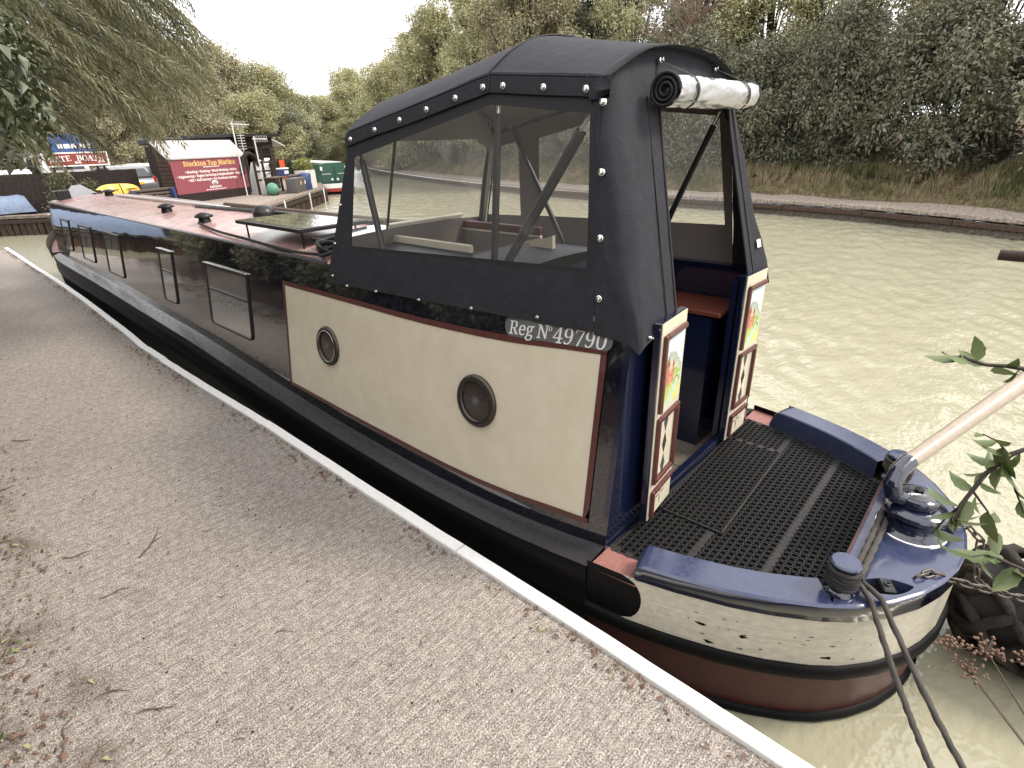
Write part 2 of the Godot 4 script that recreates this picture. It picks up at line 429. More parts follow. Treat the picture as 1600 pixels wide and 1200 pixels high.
# ================================================================ ground, water, kerb
var KERB := [[-17.6, -1.15], [-14.4, -1.15], [-11.0, -1.152], [-9.7, -1.164], [-8.56, -1.19], [-7.6, -1.214], [-6.8, -1.235], [-6.2, -1.265], [-5.84, -1.272], [-5.45, -1.268], [-4.97, -1.26], [-4.16, -1.247], [-3.2, -1.219], [-1.4, -1.212], [0.0, -1.19], [7.0, -1.185]]
func kerb_x(z: float) -> float: return soft(KERB, z, 0.18)
const PATH_Y := 0.40
func make_ground():
	var nz := FastNoiseLite.new(); nz.seed = 9; nz.frequency = 0.55; nz.fractal_octaves = 4
	var big := FastNoiseLite.new(); big.seed = 10; big.frequency = 0.16; big.fractal_octaves = 2
	# water: one sheet to the horizon, finely rippled where the photograph shows the ripples
	var g := G.new()
	var wv := FastNoiseLite.new(); wv.seed = 31; wv.frequency = 2.0; wv.fractal_octaves = 3; wv.fractal_gain = 0.55
	var wy := func(x: float, z: float) -> float:
		var edge := smoothstep(1.0, 3.6, x) * smoothstep(34.0, 22.0, absf(z + 8.0)) * smoothstep(20.5, 17.0, x)
		var c := cos(0.5); var s := sin(0.5)
		return (0.0016 + 0.026 * edge) * wv.get_noise_2d((x * c - z * s) * 0.62, (x * s + z * c) * 1.75) * smoothstep(34.0, 24.0, absf(z + 8.0))
	var xs := []; var zs := []
	var x := -1.6
	xs.append_array([-300.0, -60.0, -12.0, -4.0])
	while x < 21.0: xs.append(x); x += 0.085 if x < 9.0 else 0.13
	xs.append_array([23.0, 30.0, 60.0, 300.0])
	var z := 6.0
	zs.append_array([300.0, 60.0, 14.0, 9.0])
	while z > -30.0: zs.append(z); z -= 0.085 if z > -6.0 else 0.15
	zs.append_array([-34.0, -45.0, -80.0, -400.0])
	var rows := []
	for i in xs.size():
		var r := PackedVector3Array()
		for j in zs.size():
			var inner: bool = i > 3 and i < xs.size() - 4 and j > 3 and j < zs.size() - 4
			r.append(Vector3(xs[i], wy.call(xs[i], zs[j]) if inner else 0.0, zs[j]))
		rows.append(r)
	var verts := PackedVector3Array(); var idx := PackedInt32Array(); var nor := PackedVector3Array()
	var nj := zs.size()
	for i in xs.size():
		for j in nj:
			verts.append(rows[i][j])
			var a: Vector3 = rows[mini(i + 1, xs.size() - 1)][j] - rows[maxi(i - 1, 0)][j]
			var b: Vector3 = rows[i][maxi(j - 1, 0)] - rows[i][mini(j + 1, nj - 1)]
			nor.append(b.cross(a).normalized())
			if i < xs.size() - 1 and j < nj - 1:
				var q := i * nj + j
				idx.append_array([q, q + 1, q + nj, q + 1, q + nj + 1, q + nj])
	var arr := []; arr.resize(Mesh.ARRAY_MAX)
	arr[Mesh.ARRAY_VERTEX] = verts; arr[Mesh.ARRAY_INDEX] = idx; arr[Mesh.ARRAY_NORMAL] = nor
	var am := ArrayMesh.new(); am.add_surface_from_arrays(Mesh.PRIMITIVE_TRIANGLES, arr)
	struct("water", am, mats.water)
	# towpath: brushed concrete with stains
	g = G.new()
	var prow := []
	var pz := 6.5
	while pz > -17.66:
		var row := []
		for k in 29:
			var t := k / 28.0
			var xx := lerpf(kerb_x(pz) - 0.028, -3.45, t)
			var st := nz.get_noise_2d(xx * 1.3, pz * 0.9) * 0.5 + 0.5
			var st2 := big.get_noise_2d(xx * 2.0 + 40.0, pz) * 0.5 + 0.5
			var c := lerpf(0.74, 1.0, clampf(st * 0.6 + st2 * 0.6, 0, 1))
			# damp dark soil worked into the brush marks along the verge, broken up by noise
			var soil := smoothstep(0.1, 0.6, nz.get_noise_2d(xx * 5.0 + 9.0, pz * 3.6) + (-2.78 - xx) * 1.3)
			var col := Color(c, c * 0.99, c * 0.975).lerp(Color(0.34, 0.29, 0.25), soil * 0.75)
			row.append([Vector3(xx, PATH_Y + 0.004 * nz.get_noise_2d(xx * 2.0, pz * 2.0), pz), col])
		prow.append(row)
		pz -= 0.12
	for i in prow.size() - 1:
		for k in 28:
			var a = prow[i][k]; var b = prow[i][k + 1]; var c = prow[i + 1][k + 1]; var d = prow[i + 1][k]
			g.cquad(a[0], d[0], c[0], b[0], a[1], d[1], c[1], b[1])
	struct("towpath", g, mats.concrete)
	# verge of earth beyond the path, running up into the hedge
	g = G.new()
	g.grid(60, 16, func(u, v):
		var vx := lerpf(-3.42, -40.0, v * v)
		var vz := lerpf(9.0, -17.6, u)
		return Vector3(vx, PATH_Y - 0.004 + 0.35 * smoothstep(-3.5, -5.5, vx) + 0.05 * nz.get_noise_2d(vx, vz) * smoothstep(-3.42, -4.0, vx), vz), true)
	struct("verge", g, mats.earth)
	# wall below the kerb and the white kerb itself
	g = G.new()
	g.grid(120, 1, func(u, v):
		var kz := lerpf(6.5, -17.66, u)
		return Vector3(kerb_x(kz) + 0.012, lerpf(PATH_Y, -0.4, v), kz))
	g.grid(30, 1, func(u, v): return Vector3(lerpf(kerb_x(-17.66), -40.0, u), lerpf(PATH_Y, -0.4, v), -17.66), true)
	struct("canal_wall", g, mats.wall_concrete)
	var wob := FastNoiseLite.new(); wob.seed = 3; wob.frequency = 0.9
	var kerb := Node3D.new(); kerb.name = "kerb"; add_child(kerb); kerb.set_meta("kind", "structure")
	var cuts := [6.5, 3.9, 1.62, -0.72, -3.05, -5.38, -5.95, -8.3, -10.6, -12.9, -15.2, -17.68]
	for i in cuts.size() - 1:
		var rs := []
		var n := int((cuts[i] - cuts[i + 1]) / 0.08) + 2
		var lift := 0.003 * sin(i * 2.7); var shift := 0.003 * sin(i * 4.1)
		for k in n + 1:
			var kz2: float = lerpf(cuts[i] - 0.003, cuts[i + 1] + 0.003, float(k) / n)
			var kx := kerb_x(kz2) + 0.003 * wob.get_noise_1d(kz2 * 3.0) + shift
			var ring := PackedVector3Array()
			for e in [[-0.036, -0.05], [-0.036, 0.024], [-0.031, 0.030], [0.031, 0.030], [0.036, 0.024], [0.036, -0.10]]:
				ring.append(Vector3(kx + e[0], PATH_Y + e[1] + lift + 0.0015 * wob.get_noise_1d(kz2 * 5.0 + 30.0), kz2))
			rs.append(ring)
		g = G.new(); g.rings(rs, true, true, true)
		obj("kerb_length", g, mats.white_paint, kerb)


# ================================================================ far bank
var BANK := [Vector2(9.0, 18.0), Vector2(12.2, 7.0), Vector2(14.35, 1.2), Vector2(15.85, -1.8), Vector2(16.75, -5.8), Vector2(17.3, -10.1), Vector2(19.0, -18.0), Vector2(22.0, -27.0), Vector2(26.5, -38.0), Vector2(33.0, -52.0), Vector2(47.0, -78.0)]
var bank_pts := []
func bank_at(t: float, off := 0.0) -> Vector2:      # t = metres along the bank from its first point
	var run := 0.0
	for i in bank_pts.size() - 1:
		var a: Vector2 = bank_pts[i]; var b: Vector2 = bank_pts[i + 1]
		var l := a.distance_to(b)
		if t <= run + l or i == bank_pts.size() - 2:
			var d := (b - a) / l
			return a + d * (t - run) + Vector2(-d.y, d.x) * off
		run += l
	return bank_pts[0]
func make_far_bank():
	var cv := Curve2D.new()
	for i in BANK.size():
		var tg: Vector2 = (BANK[mini(i + 1, BANK.size() - 1)] - BANK[maxi(i - 1, 0)]) * 0.16
		cv.add_point(BANK[i], -tg, tg)
	var L := cv.get_baked_length()
	var n := 160
	for i in n + 1: bank_pts.append(cv.sample_baked(L * i / n))
	var nz := FastNoiseLite.new(); nz.seed = 77; nz.frequency = 0.5; nz.fractal_octaves = 3
	var sec := func(off: float, t: float) -> float:
		if off < 1.7: return 0.42 + 0.02 * nz.get_noise_2d(t, off * 3.0)
		return 0.42 + smoothstep(1.7, 3.6, off) * 0.75 + maxf(0.0, off - 3.6) * 0.16 + 0.10 * nz.get_noise_2d(t * 1.5, off * 2.0)
	var g := G.new()
	g.grid(n, 4, func(u, v):
		var t: float = u * L; var o: float = v * 1.72
		var p := bank_at(t, o); return Vector3(p.x, sec.call(o, t), p.y))
	struct("far_towpath", g, mats.gravel)
	g = G.new()
	g.grid(n, 24, func(u, v):
		var t: float = u * L; var o: float = 1.7 + v * v * 120.0
		var p := bank_at(t, o); return Vector3(p.x, sec.call(minf(o, 14.0), t) - 0.002, p.y))
	struct("far_bank", g, mats.dry_grass_ground)
	# edge: pale coping, a dark wale, and stone below
	var edge := thing("bank_edging", "weathered pale coping with dark timber wale along far towpath edge", "canal edge")
	g = G.new()
	g.grid(n, 1, func(u, v): var p := bank_at(u * L, 0.0); return Vector3(p.x, lerpf(0.30, -0.3, v), p.y))
	obj("stone_face", g, mats.wall_concrete, edge)
	var k := 0
	var step := 2.4
	while k * step < 75.0:
		var t0 := k * step; var t1 := t0 + step - 0.02
		g = G.new(true)
		var a := bank_at(t0, 0.12); var b := bank_at(t1, 0.12)
		var mid := (a + b) * 0.5; var ang := atan2(-(b.y - a.y), b.x - a.x)
		var tip := 0.012 * nz.get_noise_1d(k * 7.0)
		g.box(Vector3(mid.x, 0.395 + tip, mid.y), Vector3(a.distance_to(b), 0.10, 0.34), Basis(Vector3.UP, ang), 0.012)
		obj("coping_slab", g, mats.gravel, edge)
		g = G.new(true)
		a = bank_at(t0, -0.06); b = bank_at(t1, -0.06); mid = (a + b) * 0.5
		g.box(Vector3(mid.x, 0.245, mid.y), Vector3(a.distance_to(b), 0.13, 0.10), Basis(Vector3.UP, ang), 0.012)
		obj("wale", g, mats.pile_wood, edge)
		k += 1
	# rough dry grass between the far path and the hedge
	var xfs := []; var cols := []
	for i in 26000:
		var t := 4.0 + 62.0 * rng.randf()
		var o := 1.6 + 3.4 * pow(rng.randf(), 0.8)
		if nz.get_noise_2d(t * 0.9, o * 2.0) < -0.28 and rng.randf() < 0.7: continue
		var p := bank_at(t, o)
		var s := rng.randf_range(0.5, 1.25) * (0.55 + 0.45 * smoothstep(1.6, 2.6, o))
		xfs.append(Transform3D(Basis(Vector3.UP, rng.randf() * TAU).scaled(Vector3(s, s * rng.randf_range(0.7, 1.3), s)), Vector3(p.x, sec.call(o, t) - 0.02, p.y)))
		var dry := clampf(nz.get_noise_2d(t * 0.6 + 50.0, o) * 1.3 + 0.55, 0, 1)
		cols.append(Color(0.14, 0.145, 0.055).lerp(Color(0.34, 0.275, 0.16), dry) * rng.randf_range(0.75, 1.2))
	var go := scatter("bank_grass", leaf_meshes.grass, mats.leaf, xfs, cols)
	go.set_meta("kind", "stuff"); tag(go, "dry tufted grass between far towpath and hedge", "grass")

# ================================================================ the narrowboat
var stern_curve := Curve2D.new()
func stern_pt(s: float, off: float, y: float) -> Vector3:
	var p := stern_curve.sample_baked(s)
	var a := stern_curve.sample_baked(maxf(s - 0.03, 0.0)); var b := stern_curve.sample_baked(minf(s + 0.03, stern_curve.get_baked_length()))
	var d := (b - a).normalized()
	var n := Vector2(-d.y, d.x)
	return Vector3(p.x + n.x * off, y, p.y + n.y * off)
func stern_s(z: float) -> float:           # arc length on the near side where the outline reaches z
	var s := 0.0
	while stern_curve.sample_baked(s).y < z and s < stern_curve.get_baked_length() * 0.5: s += 0.005
	return s
func roof_y(x: float) -> float: return 1.70 + 0.085 * (1.0 - pow(absf(x) / 0.75, 2.2))
var boat: Node3D
const PTOP := [[-3.157, 1.492], [-2.08, 1.5], [-1.4, 1.503], [-0.68, 1.535], [-0.112, 1.61]]
const PBOT := [[-3.165, 0.622], [-2.18, 0.607], [-1.145, 0.606], [-0.61, 0.637], [-0.111, 0.722]]

func make_boat():
	boat = thing("narrowboat", "long navy narrowboat with cream side panel and faded red roof moored at the towpath", "narrowboat")
	var g: G
	for i in range(HALF.size() - 1):
		if HALF[i][0] >= 0.0:
			stern_curve.add_point(Vector2(-HALF[i][1], HALF[i][0]))
	stern_curve.add_point(Vector2(0, 1.28))
	for i in range(HALF.size() - 2, -1, -1):
		if HALF[i][0] >= 0.0: stern_curve.add_point(Vector2(HALF[i][1], HALF[i][0]))
	for i in range(1, stern_curve.point_count - 1):
		var tg := (stern_curve.get_point_position(i + 1) - stern_curve.get_point_position(i - 1)) * 0.16
		stern_curve.set_point_in(i, -tg); stern_curve.set_point_out(i, tg)
	var SL := stern_curve.get_baked_length()
	# hull sides forward of the bulkhead, with the rubbing strake rolled in
	g = G.new()
	for sg in [-1.0, 1.0]:
		var rs := []
		var z := 0.0
		while z > -14.71:
			var hw := soft(HALF, z, 0.25) if z < -9.0 else 1.04
			var gy := gun(z)
			var ring := PackedVector3Array()
			for e in [[-0.004, 0.0], [0.004, -0.006], [0.006, -0.10], [0.0, -0.12], [-0.004, -0.22], [0.012, -0.235], [0.012, -0.275], [-0.006, -0.29]]:
				ring.append(Vector3(sg * (hw + e[0]), gy + e[1], z))
			ring.append(Vector3(sg * maxf(hw - 0.03, 0.0), 0.02, z)); ring.append(Vector3(sg * maxf(hw - 0.06, 0.0), -0.4, z))
			rs.append(ring); z -= 0.1
		g.rings(rs, false, false)
	obj("hull", g, mats.hull_black, boat)
	# gunwale: flat walkway outside the cabin
	g = G.new()
	for sg in [-1.0, 1.0]:
		g.grid(120, 2, func(u, v):
			var z: float = lerpf(0.0, -12.35, u)
			var hw := soft(HALF, z, 0.25) if z < -9.0 else 1.04
			return Vector3(sg * lerpf(hw, 0.86, v), gun(z) + 0.001 + 0.02 * v, z), sg > 0)
	obj("gunwale", g, mats.gunwale, boat)
	# bow deck and pale bow flare
	g = G.new()
	g.grid(24, 8, func(u, v):
		var z: float = lerpf(-12.3, -14.68, u); var hw := soft(HALF, z, 0.25)
		return Vector3(lerpf(-hw, hw, v), gun(z) + 0.03, z))
	obj("bow_deck", g, mats.oxide, boat)
	for sg in [-1.0, 1.0]:
		g = G.new()
		g.grid(30, 3, func(u, v):
			var z: float = lerpf(-12.25, -14.68, u); var hw := soft(HALF, z, 0.25) + 0.02
			return Vector3(sg * (hw + 0.03 * v), gun(z) - 0.1 + 0.26 * v, z))
		obj("bow_bulwark", g, mats.cream_worn, boat)
	# cabin sides, very slightly wavy as rolled steel is
	var wav := FastNoiseLite.new(); wav.seed = 8; wav.frequency = 0.9; wav.fractal_octaves = 2
	for sg in [-1.0, 1.0]:
		g = G.new()
		g.grid(160, 14, func(u, v):
			var z: float = lerpf(0.0, -12.32, u)
			var y: float = lerpf(gun(z) + 0.015, 1.70, v)
			var amp := 0.0022 * smoothstep(-3.0, -6.0, z)
			var p := S(z, y, amp * wav.get_noise_2d(z * 1.6, y * 0.7) * sin(PI * v))
			return Vector3(p.x * -sg, p.y, p.z), sg < 0)
		obj("cabin_side", g, mats.navy_side, boat)
	# inner faces of the steering well
	g = G.new(true)
	for sg in [-1.0, 1.0]:
		g.quad(Vector3(sg * 0.83, 0.56, 0), Vector3(sg * 0.70, 1.69, 0), Vector3(sg * 0.70, 1.69, -0.95), Vector3(sg * 0.83, 0.56, -0.95))
		g.box(Vector3(sg * 0.712, 1.690, -0.50), Vector3(0.06, 0.02, 0.90))
	g.quad(Vector3(-0.83, 0.56, -0.95), Vector3(0.83, 0.56, -0.95), Vector3(0.74, 1.72, -0.95), Vector3(-0.74, 1.72, -0.95))
	obj("well_lining", g, mats.navy, boat)
	for k in 9:
		g = G.new(true); g.box(Vector3(-0.72 + k * 0.18, 0.555, -0.46), Vector3(0.174, 0.02, 0.98), Basis.IDENTITY, 0.003)
		obj("floor_board", g, mats.floor_wood, boat)
	g = G.new(true)
	g.box(Vector3(0.54, 1.47, -0.36), Vector3(0.36, 0.03, 0.58), Basis.IDENTITY, 0.006)
	obj("side_seat", g, mats.seat_wood, boat)
	g = G.new(true); g.box(Vector3(0.56, 1.0, -0.38), Vector3(0.34, 0.88, 0.5)); obj("seat_locker", g, mats.navy, boat)
	# stern bulkhead with its doorway
	g = G.new()
	var left := PackedVector2Array([Vector2(-0.893, 0.61), Vector2(-0.335, 0.61), Vector2(-0.335, 1.69), Vector2(-0.751, 1.69)])
	var right := PackedVector2Array([Vector2(0.37, 0.61), Vector2(0.893, 0.61), Vector2(0.751, 1.69), Vector2(0.37, 1.69)])
	g.plate(left, 0.03, Transform3D(Basis.IDENTITY, Vector3(0, 0, -0.028)))
	g.plate(right, 0.03, Transform3D(Basis.IDENTITY, Vector3(0, 0, -0.028)))
	g.box(Vector3(0.017, 0.64, -0.005), Vector3(0.70, 0.075, 0.045), Basis.IDENTITY, 0.004)
	obj("bulkhead", g, mats.navy, boat)
	make_door(-0.35, -1.0, "near")
	make_door(0.37, 1.0, "far")
	# red roof
	g = G.new()
	g.grid(90, 22, func(u, v):
		var x: float = lerpf(-0.752, 0.752, v)
		return Vector3(x, roof_y(x), lerpf(-2.40, -12.32, u)), true)
	obj("roof", g, mats.roof_red, boat)
	g = G.new()
	for sg in [-1.0, 1.0]:
		var pts := []
		for k in 60: pts.append(Vector3(sg * 0.752, 1.705, lerpf(-2.47, -12.32, k / 59.0)))
		g.tube(pts, 0.014, 6)
	obj("roof_edge_rail", g, mats.navy, boat)
	g = G.new(true)      # cabin front
	g.plate(PackedVector2Array([Vector2(-0.87, 0.78), Vector2(0.87, 0.78), Vector2(0.752, 1.70), Vector2(0.4, 1.765), Vector2(0, 1.785), Vector2(-0.4, 1.765), Vector2(-0.752, 1.70)]), 0.03, Transform3D(Basis.IDENTITY, Vector3(0, 0, -12.345)))
	obj("cabin_front", g, mats.navy, boat)
	# navy cabin top under the canopy, open at the hatch
	g = G.new()
	for e in [[-0.752, -0.20, -0.95, -2.40], [0.46, 0.752, -0.95, -2.40], [-0.20, 0.46, -0.95, -1.50], [-0.20, 0.46, -2.36, -2.40]]:
		g.grid(1, 8, func(u, v):
			var x: float = lerpf(e[0], e[1], v); return Vector3(x, roof_y(x), lerpf(e[2], e[3], u)), true)
	obj("covered_roof", g, mats.navy_matt, boat)
	g = G.new(true)
	for e in [[-0.2, -1.5, -0.2, -2.36], [0.46, -1.5, 0.46, -2.36], [-0.2, -1.5, 0.46, -1.5], [-0.2, -2.36, 0.46, -2.36]]:
		g.quad(Vector3(e[0], 1.79, e[1]), Vector3(e[2], 1.79, e[3]), Vector3(e[2], 1.0, e[3]), Vector3(e[0], 1.0, e[1]))
	g.quad(Vector3(-0.2, 1.2, -1.5), Vector3(0.46, 1.2, -1.5), Vector3(0.46, 1.2, -2.36), Vector3(-0.2, 1.2, -2.36))
	obj("hatchway", g, mats.floor_wood, boat)
	var hatch := obj("hatch_frame", G.new(true), mats.cream, boat)
	g = G.new(true)
	g.box(Vector3(0.13, 1.835, -2.40), Vector3(0.72, 0.13, 0.03), Basis.IDENTITY, 0.004)
	g.box(Vector3(0.13, 1.905, -2.40), Vector3(0.75, 0.018, 0.055), Basis.IDENTITY, 0.004)
	g.box(Vector3(-0.225, 1.81, -1.95), Vector3(0.03, 0.05, 0.86), Basis.IDENTITY, 0.004)
	g.box(Vector3(0.485, 1.77, -1.95), Vector3(0.03, 0.06, 0.86), Basis.IDENTITY, 0.004)
	hatch.mesh = g.mesh()
	g = G.new(true); g.box(Vector3(0.485, 1.83, -1.95), Vector3(0.034, 0.058, 0.86), Basis.IDENTITY, 0.004); obj("runner", g, mats.maroon, hatch)
	g = G.new(true); g.plate(PackedVector2Array([Vector2(0, 0), Vector2(0.2, 0), Vector2(0.2, 0.03), Vector2(0.0, 0.09)]), 0.03, Transform3D(Basis(Vector3.UP, PI / 2.0), Vector3(0.19, 1.775, -1.18))); obj("wedge_block", g, mats.cream, hatch)
	# cream side panel with its brown border
	var panel := obj("side_panel", G.new(), mats.cream, boat)
	for sg in [1.0, -1.0]:
		g = G.new()
		g.grid(40, 6, func(u, v):
			var z: float = lerpf(-3.16, -0.112, u)
			var p := S(z, lerpf(soft(PBOT, z, 0.25) + 0.02, soft(PTOP, z, 0.25) - 0.02, v), 0.003)
			return Vector3(p.x * sg, p.y, p.z), sg > 0)
		if sg > 0: panel.mesh = g.mesh()
		else: obj("side_panel", g, mats.cream, boat)
	g = G.new()
	for e in [PTOP, PBOT]:
		var k: float = -0.035 if e == PTOP else 0.03
		g.grid(40, 1, func(u, v):
			var z: float = lerpf(-3.165, -0.108, u)
			return S(z, soft(e, z, 0.25) + k * v, 0.006), e == PTOP)
	for zz in [-3.165, -0.14]:
		g.grid(1, 8, func(u, v):
			var z: float = zz + 0.032 * u
			return S(z, lerpf(soft(PBOT, z, 0.25) + 0.03, soft(PTOP, z, 0.25) - 0.035, v), 0.006), true)
	obj("border", g, mats.maroon, panel)
	# portholes
	for e in [[-2.503, 1.095, 0.148], [-0.911, 1.122, 0.152]]:
		var xf := Transform3D(Basis(SB.x, SB.z, -SB.y), S(e[0], e[1], 0.003))
		var r: float = e[2]
		g = G.new()
		g.lathe([[r, 0.0], [r, 0.012], [r * 0.95, 0.022], [r * 0.86, 0.026], [r * 0.80, 0.022], [r * 0.77, 0.012], [r * 0.74, 0.008]], xf, 40)
		var ph := obj("porthole", g, mats.brass_dark, boat)
		g = G.new(); g.lathe([[r * 0.81, 0.0235], [r * 0.79, 0.0275], [r * 0.765, 0.0235]], xf, 40); obj("bezel", g, mats.silver if r < 0.15 else mats.frame_dark, ph)
		g = G.new(); g.lathe([[r * 0.78, 0.009], [0.0, 0.011]], xf, 40); obj("glass", g, mats.porthole_glass, ph)
		g = G.new(true)
		for k in 16:
			var a := TAU * k / 16.0
			var d := Vector2(cos(a), sin(a)); var n := Vector2(-d.y, d.x) * 0.0035
			var l := r * (0.6 if k % 2 == 0 else 0.42)
			g.tri(xf * Vector3(n.x, 0.0135, n.y), xf * Vector3(d.x * l, 0.012, d.y * l), xf * Vector3(-n.x, 0.0135, -n.y))
		obj("etched_star", g, mats.plate_grey, ph)
	# windows
	for e in [[-4.81, -3.84, 0.845, 1.447, true], [-6.25, -5.79, 0.865, 1.45, true], [-8.69, -7.88, 0.885, 1.456, false], [-10.23, -9.44, 0.92, 1.45, false], [-11.58, -10.94, 0.955, 1.46, false]]:
		var z0: float = e[0]; var z1: float = e[1]; var y0: float = e[2]; var y1: float = e[3]
		var cc := Vector2((z0 + z1) * 0.5, (y0 + y1) * 0.5); var hs := Vector2((z1 - z0) * 0.5, (y1 - y0) * 0.5)
		var mk := func(inset: float, rad: float) -> PackedVector2Array:
			var out := PackedVector2Array(); var h2 := hs - Vector2.ONE * inset
			for c in 4:
				var sx := [1, -1, -1, 1][c] as float; var sy := [1, 1, -1, -1][c] as float
				var rr := rad if sy < 0 else 0.004
				for k in 5:
					var a := PI * 0.5 * c + PI * 0.125 * k
					out.append(cc + Vector2(sx * (h2.x - rr), sy * (h2.y - rr)) + Vector2(cos(a), sin(a)) * rr)
			return out
		var o1: PackedVector2Array = mk.call(0.0, 0.06); var o2: PackedVector2Array = mk.call(0.02, 0.045)
		var t0 := func(q: Vector2, off: float): return S(q.x, q.y, off)
		g = G.new(true)
		for k in 20:
			var k2 := (k + 1) % 20
			g.quad(t0.call(o1[k], 0.014), t0.call(o1[k2], 0.014), t0.call(o2[k2], 0.014), t0.call(o2[k], 0.014))
			g.quad(t0.call(o1[k], 0.0), t0.call(o1[k2], 0.0), t0.call(o1[k2], 0.014), t0.call(o1[k], 0.014))
			g.quad(t0.call(o2[k], 0.014), t0.call(o2[k2], 0.014), t0.call(o2[k2], 0.004), t0.call(o2[k], 0.004))
		var wn := obj("window", g, mats.frame_dark, boat)
		g = G.new(true)
		for k in 20: g.tri(t0.call(cc, 0.005), t0.call(o2[k], 0.005), t0.call(o2[(k + 1) % 20], 0.005))
		obj("pane", g, mats.glass_dark, wn)
		if e[4]:
			g = G.new(true); g.box(S(cc.x, y0 + (y1 - y0) * 0.60, 0.009), Vector3(z1 - z0 - 0.04, 0.014, 0.008), SB); obj("glazing_bar", g, mats.frame_dark, wn)
		g = G.new(true); g.box(S(cc.x, y1 + 0.006, 0.012), Vector3(z1 - z0 + 0.02, 0.012, 0.024), SB, 0.003); obj("drip_rail", g, mats.silver if e[4] else mats.frame_dark, wn)
	# registration plate
	var rp := PackedVector2Array()
	for k in 9: rp.append(Vector2(0.285, 0.0) + Vector2(cos(-PI / 2 + PI * k / 8.0) * 0.035, sin(-PI / 2 + PI * k / 8.0) * 0.05))
	for k in 9: rp.append(Vector2(-0.285, 0.0) + Vector2(cos(PI / 2 + PI * k / 8.0) * 0.035, sin(PI / 2 + PI * k / 8.0) * 0.05))
	var rot := SB * Basis(Vector3(0, 0, 1), 0.085)
	g = G.new(); g.plate(rp, 0.004, Transform3D(rot, S(-0.405, 1.611, 0.004)))
	var plate := obj("registration_plate", g, mats.plate_grey, boat)
	var fi := SystemFont.new(); fi.font_names = PackedStringArray(["Droid Serif"]); fi.font_italic = true
	letters("Reg", 0.095, 0.004, mats.letter_white, plate, Transform3D(slant(rot), S(-0.612, 1.590, 0.008)), fi, 0.2)
	letters("N", 0.095, 0.004, mats.letter_white, plate, Transform3D(slant(rot), S(-0.475, 1.600, 0.008)), fi, 0.2)
	letters("o", 0.042, 0.004, mats.letter_white, plate, Transform3D(slant(rot), S(-0.430, 1.627, 0.008)), fi, 0.2)
	letters("49790", 0.108, 0.004, mats.letter_white, plate, Transform3D(slant(rot), S(-0.262, 1.612, 0.008)), fi, 0.2)
	# ---- stern
	g = G.new(true)
	g.quad(Vector3(-0.95, 0.606, 0.0), Vector3(0.95, 0.606, 0.0), Vector3(0.70, 0.606, 0.93), Vector3(-0.70, 0.606, 0.93))
	obj("deck_plate", g, mats.gunwale, boat)
	g = G.new(true)
	for sg in [-1.0, 1.0]:
		g = G.new(true)
		g.quad(Vector3(sg * 1.035, 0.617, 0.004), Vector3(sg * 0.86, 0.617, 0.004), Vector3(sg * 0.84, 0.617, 0.24), Vector3(sg * 1.005, 0.617, 0.24))
		obj("red_side_deck", g, mats.oxide, boat)
	var band := func(s0, s1, prof: Array, n: int) -> G:
		var q := G.new(); var rs := []
		for i in n + 1:
			var s: float = lerpf(s0, s1, float(i) / n)
			var ring := PackedVector3Array()
			for e in prof: ring.append(stern_pt(s, e[0], e[1]))
			rs.append(ring)
		q.rings(rs, false, false)
		return q
	var sr := stern_s(0.2)
	obj("counter_red", band.call(0.0, SL, [[-0.018, 0.37], [-0.03, 0.2], [-0.045, 0.03]], 80), mats.hull_red, boat)
	obj("counter_black", band.call(0.0, SL, [[-0.003, 0.655], [-0.006, 0.38]], 80), mats.hull_black, boat)
	obj("rubbing_strake", band.call(0.0, SL, [[-0.012, 0.407], [0.012, 0.405], [0.022, 0.394], [0.022, 0.345], [0.012, 0.332], [-0.022, 0.33]], 80), mats.hull_black, boat)
	obj("base_strake", band.call(0.0, SL, [[-0.05, 0.05], [-0.022, 0.047], [-0.02, 0.02], [-0.03, 0.0], [-0.055, -0.04], [-0.07, -0.4]], 80), mats.hull_black, boat)
	# cream band; black paint ends against it in a rounded scallop
	g = G.new()
	g.grid(90, 10, func(u, v):
		var bul := 0.10 * sqrt(maxf(0.0, 1.0 - pow(2.0 * v - 1.0, 2.0)))
		var s: float = lerpf(0.17 + bul, SL - 0.17 - bul, u)
		return stern_pt(s, 0.001, lerpf(0.402, 0.662, v)), true)
	var cb := obj("counter_cream", g, mats.cream_worn, boat)
	# chips where fenders and walls have scraped the cream
	g = G.new(true)
	var cr := RandomNumberGenerator.new(); cr.seed = 51
	for k in 26:
		var s := 0.3 + cr.randf() * 1.0 if k < 20 else 0.3 + cr.randf() * 2.0
		var y := 0.43 + cr.randf() * 0.16
		var w := cr.randf_range(0.003, 0.014) if k > 3 else 0.02; var h := cr.randf_range(0.0012, 0.0035) if k > 3 else 0.008
		var c := stern_pt(s, 0.0025, y); var m := 7
		for q in m:
			var a0 := TAU * q / m; var a1 := TAU * (q + 1) / m
			var f0 := 1.0 + 0.4 * sin(q * 2.3 + k); var f1 := 1.0 + 0.4 * sin(((q + 1) % m) * 2.3 + k)
			g.tri(c, stern_pt(s + cos(a0) * w * f0, 0.0025, y + sin(a0) * h * f0), stern_pt(s + cos(a1) * w * f1, 0.0025, y + sin(a1) * h * f1))
	obj("paint_chips", g, mats.hull_black, cb).set_meta("kind", "stuff")
	# raised blue rim at the sides, then the blue after deck
	var rimp := [[0.006, 0.732], [-0.006, 0.741], [-0.146, 0.741], [-0.154, 0.735], [-0.158, 0.60]]
	var facep := [[-0.002, 0.655], [0.008, 0.66], [0.0065, 0.732]]
	var s90 := stern_s(0.93)
	var rim: MeshInstance3D
